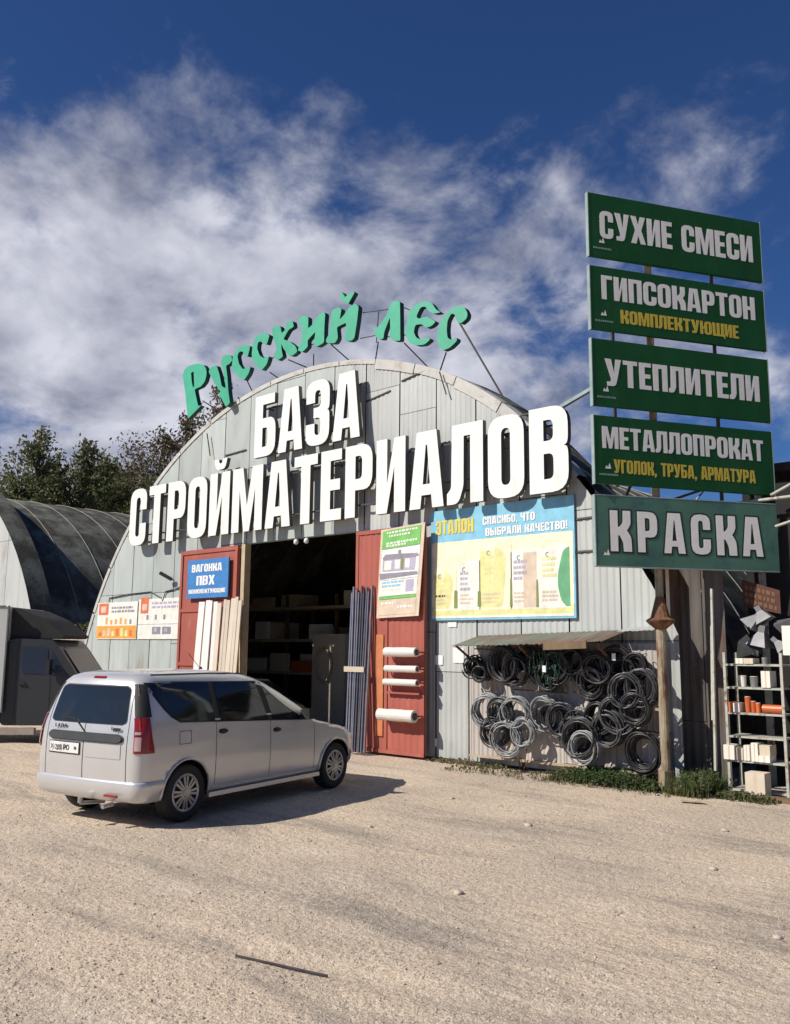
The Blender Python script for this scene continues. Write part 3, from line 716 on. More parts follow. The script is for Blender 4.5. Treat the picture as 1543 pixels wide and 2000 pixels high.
bags = [(1.80, 2.34, 3.40, 'yellow_print', 1), (2.36, 2.86, 3.50, 'pale_print', 0), (2.84, 3.52, 3.76, 'lightyellow_print', 1), (3.50, 4.06, 3.64, 'pale_print', 2), (4.06, 4.64, 3.66, 'pale_print', 3)]
for bx0, bx1, bz, c, ty in bags:
    o = rp([(bx0, 2.62, .02), (bx1, 2.62, .02), (bx1, bz, .05), (bx0, bz-.03, .05)], 3)
    mb.poly(o, y-.0035, 'pale_print' if ty != 1 else 'cream_print')
    w = bx1-bx0
    if ty == 1: rect(mb, bx0+.02, 2.66, bx0+w*.38, bz-.12, y-.005, 'lightyellow_print'); mb.poly(rp([(bx0+w*.35, 2.66), (bx0+w*.72, 2.66, .1), (bx0+w*.85, bz-.2, .15), (bx0+w*.5, bz-.05)], 4), y-.0055, 'lightyellow_print')
    if ty == 2: rect(mb, bx0+w*.45, 2.64, bx0+w*.92, bz-.08, y-.005, 'tan_print')
    if ty == 3: mb.poly(rp([(bx1-w*.12, 2.64), (bx1, 2.64), (bx1, bz-.05), (bx1-w*.2, bz-.1, .1), (bx1-w*.42, 3.1, .3), (bx1-w*.3, 2.75, .1)], 5), y-.005, 'midgreen_print')
    bars(mb, bx0+.06, bx0+w*.6, bz-.55, bz-.18, 4, y-.007, 'mauve_print' if ty in (0, 2) else 'lightyellow_print', rr, .6, .04)
    bars(mb, bx0+.06, bx0+w*.7, 2.72, 2.92, 3, y-.007, 'tan_print', rr, .6, .04)
    c0 = (bx0+w*.3, bz-.16)
    pts = [(c0[0]+.045*cos(a), c0[1]+.045*sin(a)) for a in [pi/3+i*(4*pi/3)/8 for i in range(9)]]+[(c0[0]+.028*cos(a), c0[1]+.028*sin(a)) for a in [pi/3+(8-i)*(4*pi/3)/8 for i in range(9)]]
    for i in range(8): mb.poly([pts[i], pts[i+1], pts[16-i], pts[17-i]], y-.0075, 'grey_print')
for a, b, z0, z1 in ((2.28, 2.36, 2.66, 2.98), (2.80, 2.88, 2.68, 2.95), (3.48, 3.53, 2.66, 3.15), (4.0, 4.05, 2.64, 3.1)):
    mb.poly(rp([(a, z0), (b, z0, .03), (b-.01, z1, .03), (a+.01, z1, .03)], 3), y-.009, 'olive_print')
build('product_picture', mb, None, pt, fixn=False)
text_obj('lettering', 'ЭТАЛОН', 1.86, 2.72, 4.00, 4.26, 0, .003, 'yellow_print', pt).location = (-3.25, -.037, -2.46)
text_obj('lettering', 'СПАСИБО, ЧТО', 2.92, 4.00, 4.10, 4.24, 0, .003, 'white_print', pt).location = (-3.25, -.037, -2.46)
text_obj('lettering', 'ВЫБРАЛИ КАЧЕСТВО!', 2.98, 4.62, 3.90, 4.04, 0, .003, 'white_print', pt).location = (-3.25, -.037, -2.46)

gp = thing('hanging_poster', 'narrow green headed building poster hung on the right red gate leaf', 'poster', (1.2, -.3, 2.55))
mb = MB(); mb.add([(.62, -.31, 2.50), (1.70, -.36, 2.53), (1.79, -.29, 4.23), (.70, -.29, 4.17)], [(0, 1, 2, 3)]); mb.add([(.62, -.30, 2.50), (1.70, -.35, 2.53), (1.79, -.282, 4.23), (.70, -.282, 4.17)], [(0, 1, 2, 3)])
build('sheet', mb, 'tan_print', gp, fixn=False)
def onp(u, v, d=.0):       # u across, v up on the sagging sheet
    a = Vector((.62, -.31, 2.50)).lerp(Vector((1.70, -.36, 2.53)), u); b = Vector((.70, -.29, 4.17)).lerp(Vector((1.79, -.29, 4.23)), u)
    p = a.lerp(b, v); return (p.x, p.y-.004-d, p.z)
def pq(mb, u0, v0, u1, v1, d, m): mb.add([onp(u0, v0, d), onp(u1, v0, d), onp(u1, v1, d), onp(u0, v1, d)], [(0, 1, 2, 3)], m)
mb = MB()
pq(mb, .05, .77, .92, .98, 0, 'green_print'); pq(mb, .05, .42, .93, .765, 0, 'white_print'); pq(mb, .04, .24, .92, .415, 0, 'pale_print')
pq(mb, .05, .205, .9, .235, .002, 'green_print'); pq(mb, .05, .03, .92, .2, 0, 'tan_print')
for v, u0, u1, m in ((.94, .15, .85, 'pale_print'), (.90, .2, .7, 'pale_print'), (.82, .15, .85, 'white_print'), (.79, .15, .6, 'pale_print'), (.38, .1, .6, 'sky_print'), (.34, .1, .55, 'sky_print'), (.30, .1, .58, 'pale_print'), (.15, .1, .4, 'pale_print'), (.10, .5, .85, 'white_print')):
    u = u0
    while u < u1: w = rr.uniform(.03, .09); pq(mb, u, v, min(u+w, u1), v+.022, .003, m); u += w+.02
pq(mb, .66, .27, .84, .40, .003, 'mauve_print')
build('print', mb, None, gp, fixn=False)
mb = MB()   # picture of a low house with roof, chimney and windows
def pp(pts, d, m): mb.add([onp(u, v, d) for u, v in pts], [tuple(range(len(pts)))], m)
pp([(.08, .67), (.14, .71), (.88, .68), (.93, .65), (.82, .635), (.10, .645)], .004, 'grey_print')
pp([(.44, .69), (.50, .69), (.50, .74), (.44, .74)], .005, 'grey_print')
pp([(.09, .52), (.85, .50), (.85, .645), (.09, .655)], .003, 'mauve_print')
for a, b in ((.13, .3), (.38, .5), (.62, .72)): pp([(a, .535), (b, .53), (b, .63), (a, .635)], .005, 'pale_print')
pp([(.52, .52), (.58, .52), (.58, .64), (.52, .64)], .006, 'olive_print')
pp([(.02, .50), (.9, .48), (.92, .445), (.05, .43)], .004, 'grey_print')
build('house_picture', mb, None, gp, fixn=False)

bs = thing('blue_sign', 'blue board with white words ВАГОНКА ПВХ on the left red gate leaf', 'sign', (-4.85, -.2, 3.05))
mb = MB(); mb.box(-5.62, -.20, 3.06, -4.06, -.165, 3.96); build('board', mb, 'blue_print', bs)
for tx, x0, x1, z0, z1 in (('ВАГОНКА', -5.45, -4.30, 3.67, 3.85), ('ПВХ', -5.25, -4.55, 3.36, 3.58), ('КОМПЛЕКТУЮЩИЕ', -5.54, -4.14, 3.17, 3.27)):
    o = text_obj('lettering', tx, x0, x1, z0, z1, -.203, .004, 'white_print', None); in_world(o, bs)

def small_poster(x0, z0, x1, z1, lab, kind):
    t = thing('tool_poster', lab, 'poster', ((x0+x1)/2, -.02, z0), group='posters left of the gateway')
    mb = MB(); mb.box(x0, -.03, z0, x1, -.018, z1); build('sheet', mb, 'pale_print', t)
    mb = MB(); y = -.0325
    W_ = x1-x0; H_ = z1-z0
    if kind == 0:
        rect(mb, x0+.03*W_, z1-.34*H_, x0+.28*W_, z1-.02*H_, y, 'redorange_print'); rect(mb, x0+.09*W_, z1-.27*H_, x0+.22*W_, z1-.10*H_, y-.002, 'tan_print')
        bars(mb, x0+.36*W_, x1-.05*W_, z1-.30*H_, z1-.10*H_, 2, y, 'grey_print', rr, .8, .1)
        rect(mb, x0, z0+.02*H_, x1-.01, z0+.36*H_, y, 'orange_print')
        for i in range(8): rect(mb, x0+(.06+.11*i)*W_, z0+.08*H_, x0+(.13+.11*i)*W_, z0+(.18+.12*rr.random())*H_, y-.002, rr.choice(['tan_print', 'lightyellow_print', 'redorange_print']))
        for i in range(6): rect(mb, x0+(.22+.12*i)*W_, z0+.40*H_, x0+(.27+.12*i)*W_, z0+(.52+.08*rr.random())*H_, y, rr.choice(['orange_print', 'grey_print', 'orange_print']))
    else:
        rect(mb, x0+.05*W_, z1-.36*H_, x0+.24*W_, z1+.04*H_, y, 'redorange_print'); rect(mb, x0+.09*W_, z1-.28*H_, x0+.2*W_, z1-.12*H_, y-.002, 'tan_print')
        bars(mb, x0+.32*W_, x1-.03*W_, z1-.26*H_, z1-.06*H_, 2, y, 'mauve_print', rr, .9, .12)
        for i in range(3): rect(mb, x0+(.2+.2*i)*W_, z0+.48*H_, x0+(.25+.2*i)*W_, z0+.60*H_, y, 'grey_print')
        for i in range(2): rect(mb, x0+(.35+.24*i)*W_, z0+.12*H_, x0+(.55+.24*i)*W_, z0+.30*H_, y, 'grey_print'); rect(mb, x0+(.40+.24*i)*W_, z0+.18*H_, x0+(.47+.24*i)*W_, z0+.27*H_, y-.002, 'mauve_print')
        rect(mb, x0, z0+.36*H_, x1, z0+.375*H_, y, 'mauve_print')
    build('print', mb, None, t, fixn=False)
small_poster(-9.88, 2.12, -7.96, 3.08, 'left tool poster with an orange band along its foot', 0)
small_poster(-7.90, 2.12, -6.06, 3.12, 'right tool poster next to the red gate leaf with grey pictures', 1)

# ------------------------------------------------------------------ plastic boards, tubes and foam rolls at the gate
x = -4.96
labs = ['wide white plastic board leaning at the left edge of the row', 'second white board from the left under the blue sign', 'narrow white board with a dark gap on its right', 'white plastic board in the middle of the leaning row',
        'cream white board right of the middle of the row', 'slim off-white board beside the cream ones', 'cream board leaning a little forward', 'beige plastic board near the dark gateway', 'narrow beige board second from the gateway', 'last beige board right next to the gateway']
ws = [.22, .15, .10, .14, .15, .09, .12, .15, .10, .11]
for i, w in enumerate(ws):
    h = 3.0+rs.uniform(-.08, .05)
    mb = MB(); yb = -.44+rs.uniform(-.04, .04); yt = -.235-rs.uniform(0, .03); sx = rs.uniform(-.02, .02)-.09
    xb = x-.05
    mb.add([(xb, yb, .01), (xb+w, yb, .01), (xb+w, yb+.03, .01), (xb, yb+.03, .01), (x+sx, yt, h), (x+sx+w, yt, h), (x+sx+w, yt+.03, h), (x+sx, yt+.03, h)],
           [(0, 1, 5, 4), (1, 2, 6, 5), (2, 3, 7, 6), (3, 0, 4, 7), (4, 5, 6, 7), (3, 2, 1, 0)])
    tag(build('plastic_board', mb, 'white_pvc' if i < 4 else 'cream_pvc'), labs[i], 'board', 'plastic boards leaning on the left gate leaf')
    x += w+(.04 if i in (0, 2, 4, 6) else .015)
# a leaning bundle of steel profiles by the right leaf
prs = ['steel profile at the left edge of the bundle in the gateway', 'second steel profile from the dark gateway']+['third steel profile from the dark gateway', 'fourth steel profile, left of the middle of the bundle', 'middle steel profile of the bundle in the gateway', 'sixth steel profile, right of the middle of the bundle', 'seventh steel profile of the bundle by the red leaf', 'steel profile second from the orange strip']+['steel profile nearest the orange strip']
for i in range(9):
    xb = .05+.055*i+rs.uniform(-.01, .01); mb = MB()
    h = 3.05+rs.uniform(-.12, .12)
    mb.bar((xb+.06, -.55+.02*(i % 3), .05), (xb-.08+.012*i, -.30-.02*(i % 2), h), .042, .03)
    tag(build('steel_profile', mb, 'steel_tube'), prs[i], 'metal profile', 'steel profiles leaning by the right gate leaf')
mb = MB(); mb.box(-.06, -.47, 1.50, .46, -.455, 1.60); mb.box(-.06, -.455, 1.505, -.03, -.3, 1.595); mb.box(.44, -.455, 1.505, .46, -.3, 1.595)
tag(build('retaining_band', mb, 'cardboard'), 'pale flat band holding the upright steel profiles', 'band')
for (z, x0, x1, r, lb) in ((1.88, .98, 1.72, .085, 'thick ragged foam roll, topmost on the red gate leaf'), (1.58, .96, 1.72, .060, 'second foam roll from the top, slim and pale'), (1.34, .93, 1.72, .060, 'third foam roll with a shelf shadow under it'), (.76, .86, 1.70, .105, 'lowest and thickest pale foam roll on the gate leaf')):
    t = thing('foam_roll', lb, 'roll', ((x0+x1)/2, -.4, z), group='foam rolls pegged on the right gate leaf')
    yc = -.29-r-.06
    mb = MB(); n = 8; pr = [(r*(1+rs.uniform(-.04, .04)), (x1-x0)*k/n) for k in range(n+1)]
    vs = []; m_ = 16
    for rr_, h in pr:
        for k in range(m_): a = 2*pi*k/m_; vs.append((x0+h, yc+rr_*cos(a), z+rr_*sin(a)))
    mb.add(vs, [(i*m_+k, i*m_+(k+1) % m_, (i+1)*m_+(k+1) % m_, (i+1)*m_+k) for i in range(n) for k in range(m_)]+[tuple(range(m_)), tuple(range(n*m_, (n+1)*m_))])
    build('roll_body', mb, 'foam', t, smooth=False)
    mb = MB(); mb.bar((x1+.001, yc, z), (x1+.012, yc, z), r*1.25, n=12); build('roll_core', mb, 'cut_end', t)
    mb = MB(); mb.bar((x1+.03, yc, z), (x1+.03, -.25, z), .025); mb.bar((x0-.05, yc, z), (x1+.04, yc, z), .02); mb.bar((x0-.04, yc, z), (x0-.04, -.25, z), .025); build('peg', mb, 'rust', t)
mb = MB(); mb.box(.90, -.34, 1.13, 1.70, -.29, 1.16); tag(build('narrow_ledge', mb, 'red_paint'), 'narrow red ledge under the third foam roll', 'ledge')

# ------------------------------------------------------------------ coil display
cb = thing('display_board', 'rusty framed corrugated board carrying the hanging coils', 'display board', (4.5, -.2, .1))
def corr(x0, x1, z0, z1, y, pitch, amp):
    n = int((x1-x0)/pitch*4); vs = []
    for j in range(n+1):
        x = x0+(x1-x0)*j/n; ph = (x/pitch) % 1; yy = y-(amp if .25 < ph < .75 else 0); vs += [(x, yy, z0), (x, yy, z1)]
    mb = MB(); mb.add(vs, [(2*j, 2*j+2, 2*j+3, 2*j+1) for j in range(n)]); return mb
for x0, x1 in ((2.72, 3.62), (3.63, 4.53), (4.54, 5.44), (5.45, 6.20)):
    build('corrugated_sheet', corr(x0, x1, .17+.015*(x0-2.7), 2.05, -.16, .10, .014), 'galv_dirty', cb, fixn=False)
mb = MB(); mb.box(2.70, -.21, .15, 6.21, -.178, .19); build('bottom_rail', mb, 'wood_pale', cb)
mb = MB(); mb.bar((2.70, -.2, .02), (2.70, -.2, 2.0), .03, n=6); build('edge_rod', mb, 'rust', cb)
for x, z in ((3.4, 1.95), (4.2, 1.3), (5.3, 1.3), (5.9, .8)):
    mb = MB(); mb.bar((x-.5, -.3, z), (x+.5, -.3, z-.02), .02, n=6); build('hanging_bar', mb, 'rust', cb)
mb = MB(); mb.bar((3.95, -.3, .55), (3.82, -.22, .05), .02, n=6); mb.bar((3.72, -.3, .45), (3.75, -.22, .02), .02, n=6); build('prop', mb, 'rust', cb)
cp = thing('canopy', 'sagging rusty green corrugated canopy over the coils', 'canopy', (4.5, -.4, 2.0))
def canopy_sheet(xa, xb, zb, zf, sk=0, yf=-.85):
    n = 16; vs = []
    for j in range(n+1):
        x = xa+(xb-xa)*j/n; w = .012 if (j % 2) else 0; k = (x-2.8)/3.4
        vs += [(x, -.02, zb+.10*k+w), (x+sk, yf, zf+.07*k+w+random.uniform(-.006, .006))]
    mb = MB(); mb.add(vs, [(2*j, 2*j+1, 2*j+3, 2*j+2) for j in range(n)])
    mb.add([(v[0], v[1], v[2]-.006) for v in vs], [(2*j, 2*j+1, 2*j+3, 2*j+2) for j in range(n)]); return mb
for xa, xb in ((2.76, 3.6), (3.58, 4.42), (4.40, 5.2)):
    build('canopy_sheet', canopy_sheet(xa, xb, 2.17, 1.99, .05), 'canopy_green', cp)
build('canopy_sheet', canopy_sheet(5.18, 5.62, 2.17, 2.01, -.02), 'canopy_green', cp)
build('canopy_sheet', canopy_sheet(5.6, 6.2, 2.2, 2.16, 0, -.45), 'galv_ribbed', cp, label='grey end sheet set further back')
mb = MB(); mb.add([(4.62, -.87, 1.94), (5.36, -.87, 1.97), (5.36, -.84, 1.97), (4.62, -.84, 1.94), (4.62, -.87, 2.05), (5.36, -.87, 2.08), (5.36, -.84, 2.08), (4.62, -.84, 2.05)], [(0, 1, 5, 4), (1, 2, 6, 5), (2, 3, 7, 6), (3, 0, 4, 7), (4, 5, 6, 7), (3, 2, 1, 0)]); build('fascia_board', mb, 'wood_board', cp)
for x in (2.85, 4.1, 5.5):
    mb = MB(); mb.bar((x, -.02, 1.6), (x, -.75, 2.0), .03); build('bracket', mb, 'rust', cp)
gn = MB()
for i in range(60):
    x = rs.uniform(4.2, 4.8); z = rs.uniform(1.5, 2.05); l = rs.uniform(.1, .3); gn.bar((x, -.5+rs.uniform(-.1, .1), z), (x+rs.uniform(-.1, .1), -.5+rs.uniform(-.1, .1), z-l), .012, .012)
tag(build('green_netting', gn, 'hose_green'), 'tangle of dark green netting under the canopy', 'netting')
CO = [(2.96,1.65,.18,'b','small black coil at the top left corner'),(3.15,1.56,.16,'b','small black coil second in the upper row'),(3.63,1.71,.30,'b','large black coil in the shade at upper left'),(4.32,1.66,.30,'b','large black coil in shade with a pale tag'),(4.03,1.77,.24,'b','black coil between the two large shaded ones'),
 (4.61,1.69,.25,'b','black coil beside the green netting'),(5.09,1.61,.29,'b','wide black coil under the fascia board'),(4.87,1.78,.23,'b','black coil tight under the canopy right of the netting'),(5.35,1.67,.24,'b','black coil crossing the wide one'),(5.59,1.74,.27,'b','black coil with a white tag at upper right'),
 (6.03,1.42,.26,'g','loose grey coil touching the rusty post'),(5.82,1.36,.25,'g','grey coil left of the one at the post'),(5.89,1.71,.21,'b','black coil under the grey end sheet'),
 (3.25,.94,.27,'l','bright coil at the left end of the lower row'),(3.85,.94,.25,'l','pale coil second in the lower row'),(3.71,.53,.27,'l','pale coil hanging lowest on the left'),(4.31,.95,.26,'l','light coil with a bold bright rim in the lower row'),
 (4.67,.87,.26,'g','grey coil overlapping the bright rimmed one'),(3.99,.65,.22,'l','tilted pale coil under the bright rimmed one'),(5.03,.64,.30,'g','broad grey coil hanging low in the middle'),(5.29,.95,.26,'g','thin grey coil over the broad one'),
 (5.62,1.01,.28,'g','grey coil with bright highlights in the lower right'),(5.99,.50,.30,'b','lone dark coil hanging lowest at the right by the post'),(5.10,.50,.24,'l','pale coil behind the broad grey one'),(4.89,.84,.20,'b','small dark coil between two grey ones'),
 (3.42,.62,.24,'g','grey coil tucked behind the lowest pale one at left'),(3.55,.92,.25,'g','grey coil between the two leftmost pale ones'),(4.48,.90,.24,'b','black coil behind the bright rimmed one'),(4.85,.68,.27,'g','grey coil low in the middle, left of the broad one'),(5.45,.80,.26,'g','grey coil half hidden behind the highlighted one'),
 (5.72,1.18,.24,'b','black coil above the highlighted grey one'),(5.95,1.12,.23,'g','small grey loops under the coil at the post'),(3.86,1.62,.26,'b','black coil between the corner coils and the netting'),(5.72,1.62,.25,'b','black coil beside the white tag'),(4.45,1.52,.24,'b','black coil low under the netting'),(5.22,1.46,.24,'b','black coil hanging lowest in the upper row')]
cm = {'b': 'rubber_black', 'g': 'hose_grey', 'l': 'hose_light'}
rc = random.Random(11)
for i, (x, z, r, ty, lb) in enumerate(CO):
    mb = MB(); yc = -.36-.05*(i % 4) if ty != 'b' else -.34-.05*(i % 3)
    turns = {'b': 16, 'g': 15, 'l': 13}[ty]; tr = rc.uniform(.011, .014) if ty != 'b' else rc.uniform(.013, .017)
    pts = []; n = 24; ph = rc.random()*6; til = rc.uniform(-.25, .25); swing = rc.uniform(-.35, .35)
    for k in range(turns*n):
        a = 2*pi*k/n+ph; t = k/n; rk = r*(1+.035*sin(t*2.3+i)+.03*sin(a*2+i+t*.3))-.055*abs(sin(t*1.7+i))-.003*t*(ty == 'b')
        dx = rk*cos(a)*.97+.012*sin(t*3.1); dz = rk*sin(a)*1.04-.02*cos(t)
        yy = yc+.035*sin(t*1.3+ph)+til*dx*.5+.03*cos(a+t*.2)+.013*(t-turns/2)
        pts.append((x+dx, min(yy, -.2), z+dz))
    mb.tube(pts, tr, 6)
    if ty != 'l':
        for q in range(3):
            a = ph+q*2.1; cx_, cz_ = x+r*cos(a), z+r*sin(a)
            mb.tube([(cx_+.035*cos(b)*cos(a), yc+.075*sin(b), cz_+.035*cos(b)*sin(a)) for b in [2*pi*s/10 for s in range(10)]], .006, 5, cyc=True)
    o = tag(build('pipe_coil', mb, cm[ty], smooth=True), lb, 'coil', 'coils of hose and cable hung on the display board')
for x, z, lb in ((4.42, 1.60, 'small white tag on the shaded coil at left'), (5.62, 1.80, 'small white tag on the upper right coil')):
    mb = MB(); mb.box(x, -.58, z, x+.06, -.575, z+.10); tag(build('price_tag', mb, 'paper'), lb, 'tag')

# ------------------------------------------------------------------ pylon sign
PX, PY = 6.31, -.52
ANG = math.atan2(.857, .515)
py = thing('pylon_sign', 'tall rusty post with five green advertising boards at the corner of the hangar', 'sign', (PX, PY, 0), ANG)
mb = MB(); mb.lathe([(.07, 0), (.07, 2.35), (.06, 2.36), (.056, 8.6)], (.09, .03, 0), n=14); build('pole', mb, 'pole_paint', py, local=True, smooth=False)
mb = MB(); mb.box(.01, -.05, 0, .17, .11, .28); build('pole_foot', mb, 'pole_paint', py, local=True)
mb = MB(); mb.lathe([(.20, 2.36), (.21, 2.38), (.14, 2.42), (.06, 2.72)], (.09, .03, 0), n=14); build('pole_collar', mb, 'rust', py, local=True)
mb = MB(); mb.lathe([(.075, 2.25), (.19, 2.345), (.20, 2.358)], (.09, .03, 0), n=14); build('pole_collar', mb, 'rust', py, local=True)
for x, z0, z1 in ((1.25, 4.2, 8.0), (-.55, 4.3, 7.0)):
    mb = MB(); mb.box(x-.02, .02, z0, x+.02, .06, z1); build('rear_upright', mb, 'iron', py, local=True)
PN = [(8.76, 7.76, 'top board'), (7.60, 6.62, 'second board'), (6.47, 5.46, 'third board'), (5.31, 4.31, 'fourth board')]
def logo(mb, x, z, y):
    mb.poly([(x-.045, z), (x+.055, z), (x+.03, z+.09), (x+.005, z+.02), (x-.02, z+.05)], y, 'sign_white')
def illeg(mb, x0, x1, z, h, y, m):
    x = x0
    while x < x1: w = rr.uniform(.015, .03); mb.poly([(x, z), (x+w, z), (x+w, z+h*rr.uniform(.7, 1)), (x, z+h)], y, m); x += w+.008
TX = [[('СУХИЕ СМЕСИ', -.80, 1.95, 8.06, 8.50, 'sign_white')],
      [('ГИПСОКАРТОН', -.80, 1.93, 7.095, 7.47, 'sign_white'), ('КОМПЛЕКТУЮЩИЕ', -.49, 1.60, 6.755, 6.965, 'sign_yellow')],
      [('УТЕПЛИТЕЛИ', -.78, 1.93, 5.77, 6.18, 'sign_white')],
      [('МЕТАЛЛОПРОКАТ', -.86, 1.94, 4.83, 5.155, 'sign_white'), ('УГОЛОК, ТРУБА, АРМАТУРА', -.68, 1.77, 4.475, 4.675, 'sign_yellow')]]
words = ['green board reading СУХИЕ СМЕСИ', 'green board reading ГИПСОКАРТОН', 'green board reading УТЕПЛИТЕЛИ', 'green board reading МЕТАЛЛОПРОКАТ']
for i, (zt, zb, nm) in enumerate(PN):
    mb = MB(); mb.box(-.985, -.10, zb, 2.11, -.03, zt, 'panel_green')
    p = build('sign_board', mb, None, py, local=True, label=words[i])
    for xr_ in (-.997, 2.1105):
        mb = MB(); mb.box(xr_, -.104, zb-.012, xr_+.0115, -.026, zt+.012); build('board_rim', mb, 'panel_edge', p, local=True)
    for tx, x0, x1, z0, z1, mm in TX[i]:
        o = text_obj('lettering', tx, x0, x1, z0, z1, -.1015, .002, mm, p)
    mb = MB(); logo(mb, -.78, zb+.22, -.102); illeg(mb, -.92, -.62, zb+.12, .03, -.102, 'sign_mark'); build('emblem', mb, None, p, local=True, fixn=False)
# lowest board, turned a little more towards the yard
kr = math.atan2(.825, .565)-ANG
mb = MB(); mb.box(-.97, -.12, 3.13, 2.01, -.04, 4.14, 'panel_green_pale')
p = build('sign_board', mb, None, py, local=True, label='paler blue-green board reading КРАСКА'); p.rotation_euler = (0, 0, kr)
mb = MB(); mb.box(-.985, -.124, 3.118, -.9705, -.036, 4.152); mb.box(-.97, -.123, 3.116, 2.01, -.037, 3.1295); mb.box(-.97, -.123, 4.1405, 2.01, -.037, 4.154); build('board_rim', mb, 'panel_edge', p, local=True)
o = text_obj('lettering', 'КРАСКА', -.75, 1.74, 3.34, 3.93, -.1255, .002, 'sign_white', p)
c = bpy.data.curves.new('glyph', 'CURVE'); c.dimensions = '2D'; c.fill_mode = 'BOTH'; c.extrude = .002; c.offset = .024
for q in text_polys('КРАСКА', -.75, 1.74, 3.34, 3.93):
    sp = c.splines.new('POLY'); sp.points.add(len(q)-1); sp.use_cyclic_u = True
    for i, v in enumerate(q): sp.points[i].co = (v[0], v[1], 0, 1)
oc = bpy.data.objects.new('g', c); me = bpy.data.meshes.new_from_object(oc); bpy.data.objects.remove(oc)
for v in me.vertices: v.co = (v.co.x, -v.co.z, v.co.y)
me.materials.clear(); me.materials.append(Mz['sign_outline'])
o = bpy.data.objects.new('letter_outline', me); COL.objects.link(o); o.parent = p; o.location = (0, -.1215, 0)
mb = MB(); logo(mb, -.82, 3.28, -.122); build('emblem', mb, None, p, local=True, fixn=False)
# brace from the post to the arch
Mi = Matrix.Rotation(-ANG, 4, 'Z')
def toloc(v): return Mi @ (Vector(v)-Vector((PX, PY, 0)))
for a, b, w in (((6.35, -.5, 6.35), (3.9, .35, 5.95), .06), ((6.4, -.5, 5.2), (5.3, .6, 4.4), .04), ((6.45, -.4, 4.1), (7.0, 1.0, 4.6), .035)):
    mb = MB(); mb.bar(toloc(a), toloc(b), w, m='panel_edge' if w > .05 else 'iron'); build('brace', mb, None, py, local=True)

# ------------------------------------------------------------------ recessed side wall right of the arch
sw = thing('side_wall', 'narrow brown corrugated wall between the rusty post and the shed', 'wall', (6.66, .36, 0))
build('wall_sheet', corr(6.28, 6.62, .0, .92, .36, .13, .012), 'brown_wall', sw, fixn=False)
build('wall_sheet', corr(6.28, 6.62, .93, 3.6, .355, .13, .012), 'brown_wall', sw, fixn=False)
build('wall_sheet', corr(6.625, 6.96, .0, 3.6, .37, .13, .012), 'brown_wall', sw, fixn=False)
mb = MB(); mb.box(6.225, .02, 0, 6.28, .36, 3.2); build('corner_post', mb, 'brown_wall', sw)
for x, xt, z0, z1, y, w, lb in ((7.00, 7.02, .33, 2.82, -.32, .05, 'tall pale strip leaning in front of the shed corner'), (6.965, 6.97, 1.0, 2.3, -.26, .03, 'shorter grey strip beside the tall pale one')):
    mb = MB(); mb.bar((x, y, z0), (xt, y+.1, z1), w, .03); tag(build('leaning_strip', mb, 'rack_paint'), lb, 'strip')

# ------------------------------------------------------------------ shed on the right
shd = thing('open_shed', 'open-fronted dark shed with pipe trusses at the right edge', 'shed', (10, 3, 0))
mb = MB(); mb.box(6.98, 1.25, 0, 15, 1.31, 4.5); build('shade_backdrop', mb, 'dark_wall', shd)  # added near-black backdrop, its colour stands in for the shed's deep shade
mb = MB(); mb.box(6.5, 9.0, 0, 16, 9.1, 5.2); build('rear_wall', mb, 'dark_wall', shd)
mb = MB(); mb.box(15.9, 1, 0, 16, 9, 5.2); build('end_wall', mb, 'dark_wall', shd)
for i in range(9):
    x = 6.25+1.1*i
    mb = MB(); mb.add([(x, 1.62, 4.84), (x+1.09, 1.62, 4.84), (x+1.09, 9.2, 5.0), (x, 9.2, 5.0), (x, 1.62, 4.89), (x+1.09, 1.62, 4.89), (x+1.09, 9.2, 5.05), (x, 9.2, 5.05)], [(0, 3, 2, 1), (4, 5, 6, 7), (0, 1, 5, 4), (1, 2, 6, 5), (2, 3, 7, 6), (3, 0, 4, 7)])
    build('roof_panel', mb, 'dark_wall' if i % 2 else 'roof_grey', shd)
mb = MB(); mb.box(6.3, 1.57, 4.74, 16, 1.615, 4.88); build('eave_board', mb, 'wood_dark', shd)
for a, b, w in (((6.9, 1.0, 4.21), (9.5, 1.0, 4.27), .05), ((7.54, 1.0, 3.80), (9.5, 1.0, 4.3), .045), ((7.5, 1.0, 4.28), (8.2, 1.0, 4.6), .045), ((6.01, 1.6, 4.35), (6.3, 1.6, 4.65), .03), ((7.22, 1.3, 0), (7.22, 1.3, 4.7), .11), ((12, 1.3, 0), (12, 1.3, 4.7), .11), ((7.25, 1.75, 4.4), (7.25, 8.9, 4.8), .08)):
    mb = MB(); mb.bar(a, b, w, n=8 if w < .1 else 4); build('truss_pipe' if w < .1 else 'post', mb, 'rack_paint', shd)
bsn = thing('hanging_sign', 'rusty brown sheet with faded lettering hanging in the shed', 'sign', (7.35, .75, 2.49))
mb = MB(); mb.add([(7.09, .75, 2.61), (7.62, .78, 2.49), (7.62, .78, 2.83), (7.09, .75, 3.01), (7.09, .765, 2.61), (7.62, .795, 2.49), (7.62, .795, 2.83), (7.09, .765, 3.01)], [(0, 1, 2, 3), (4, 5, 6, 7), (0, 4, 5, 1), (3, 2, 6, 7)]); build('sheet', mb, 'brown_sign', bsn)
mb = MB()
for r in range(3):
    x = 7.13
    while x < 7.56:
        w = rr.uniform(.03, .06); z = 2.88-.1*r-(x-7.09)*.3
        mb.add([(x, .744+(x-7.09)*.057, z), (x+w, .744+(x+w-7.09)*.057, z-w*.3), (x+w, .744+(x+w-7.09)*.057, z-w*.3+.06), (x, .744+(x-7.09)*.057, z+.06)], [(0, 1, 2, 3)]); x += w+.02
build('faded_lettering', mb, 'brown_sign_text', bsn, fixn=False)
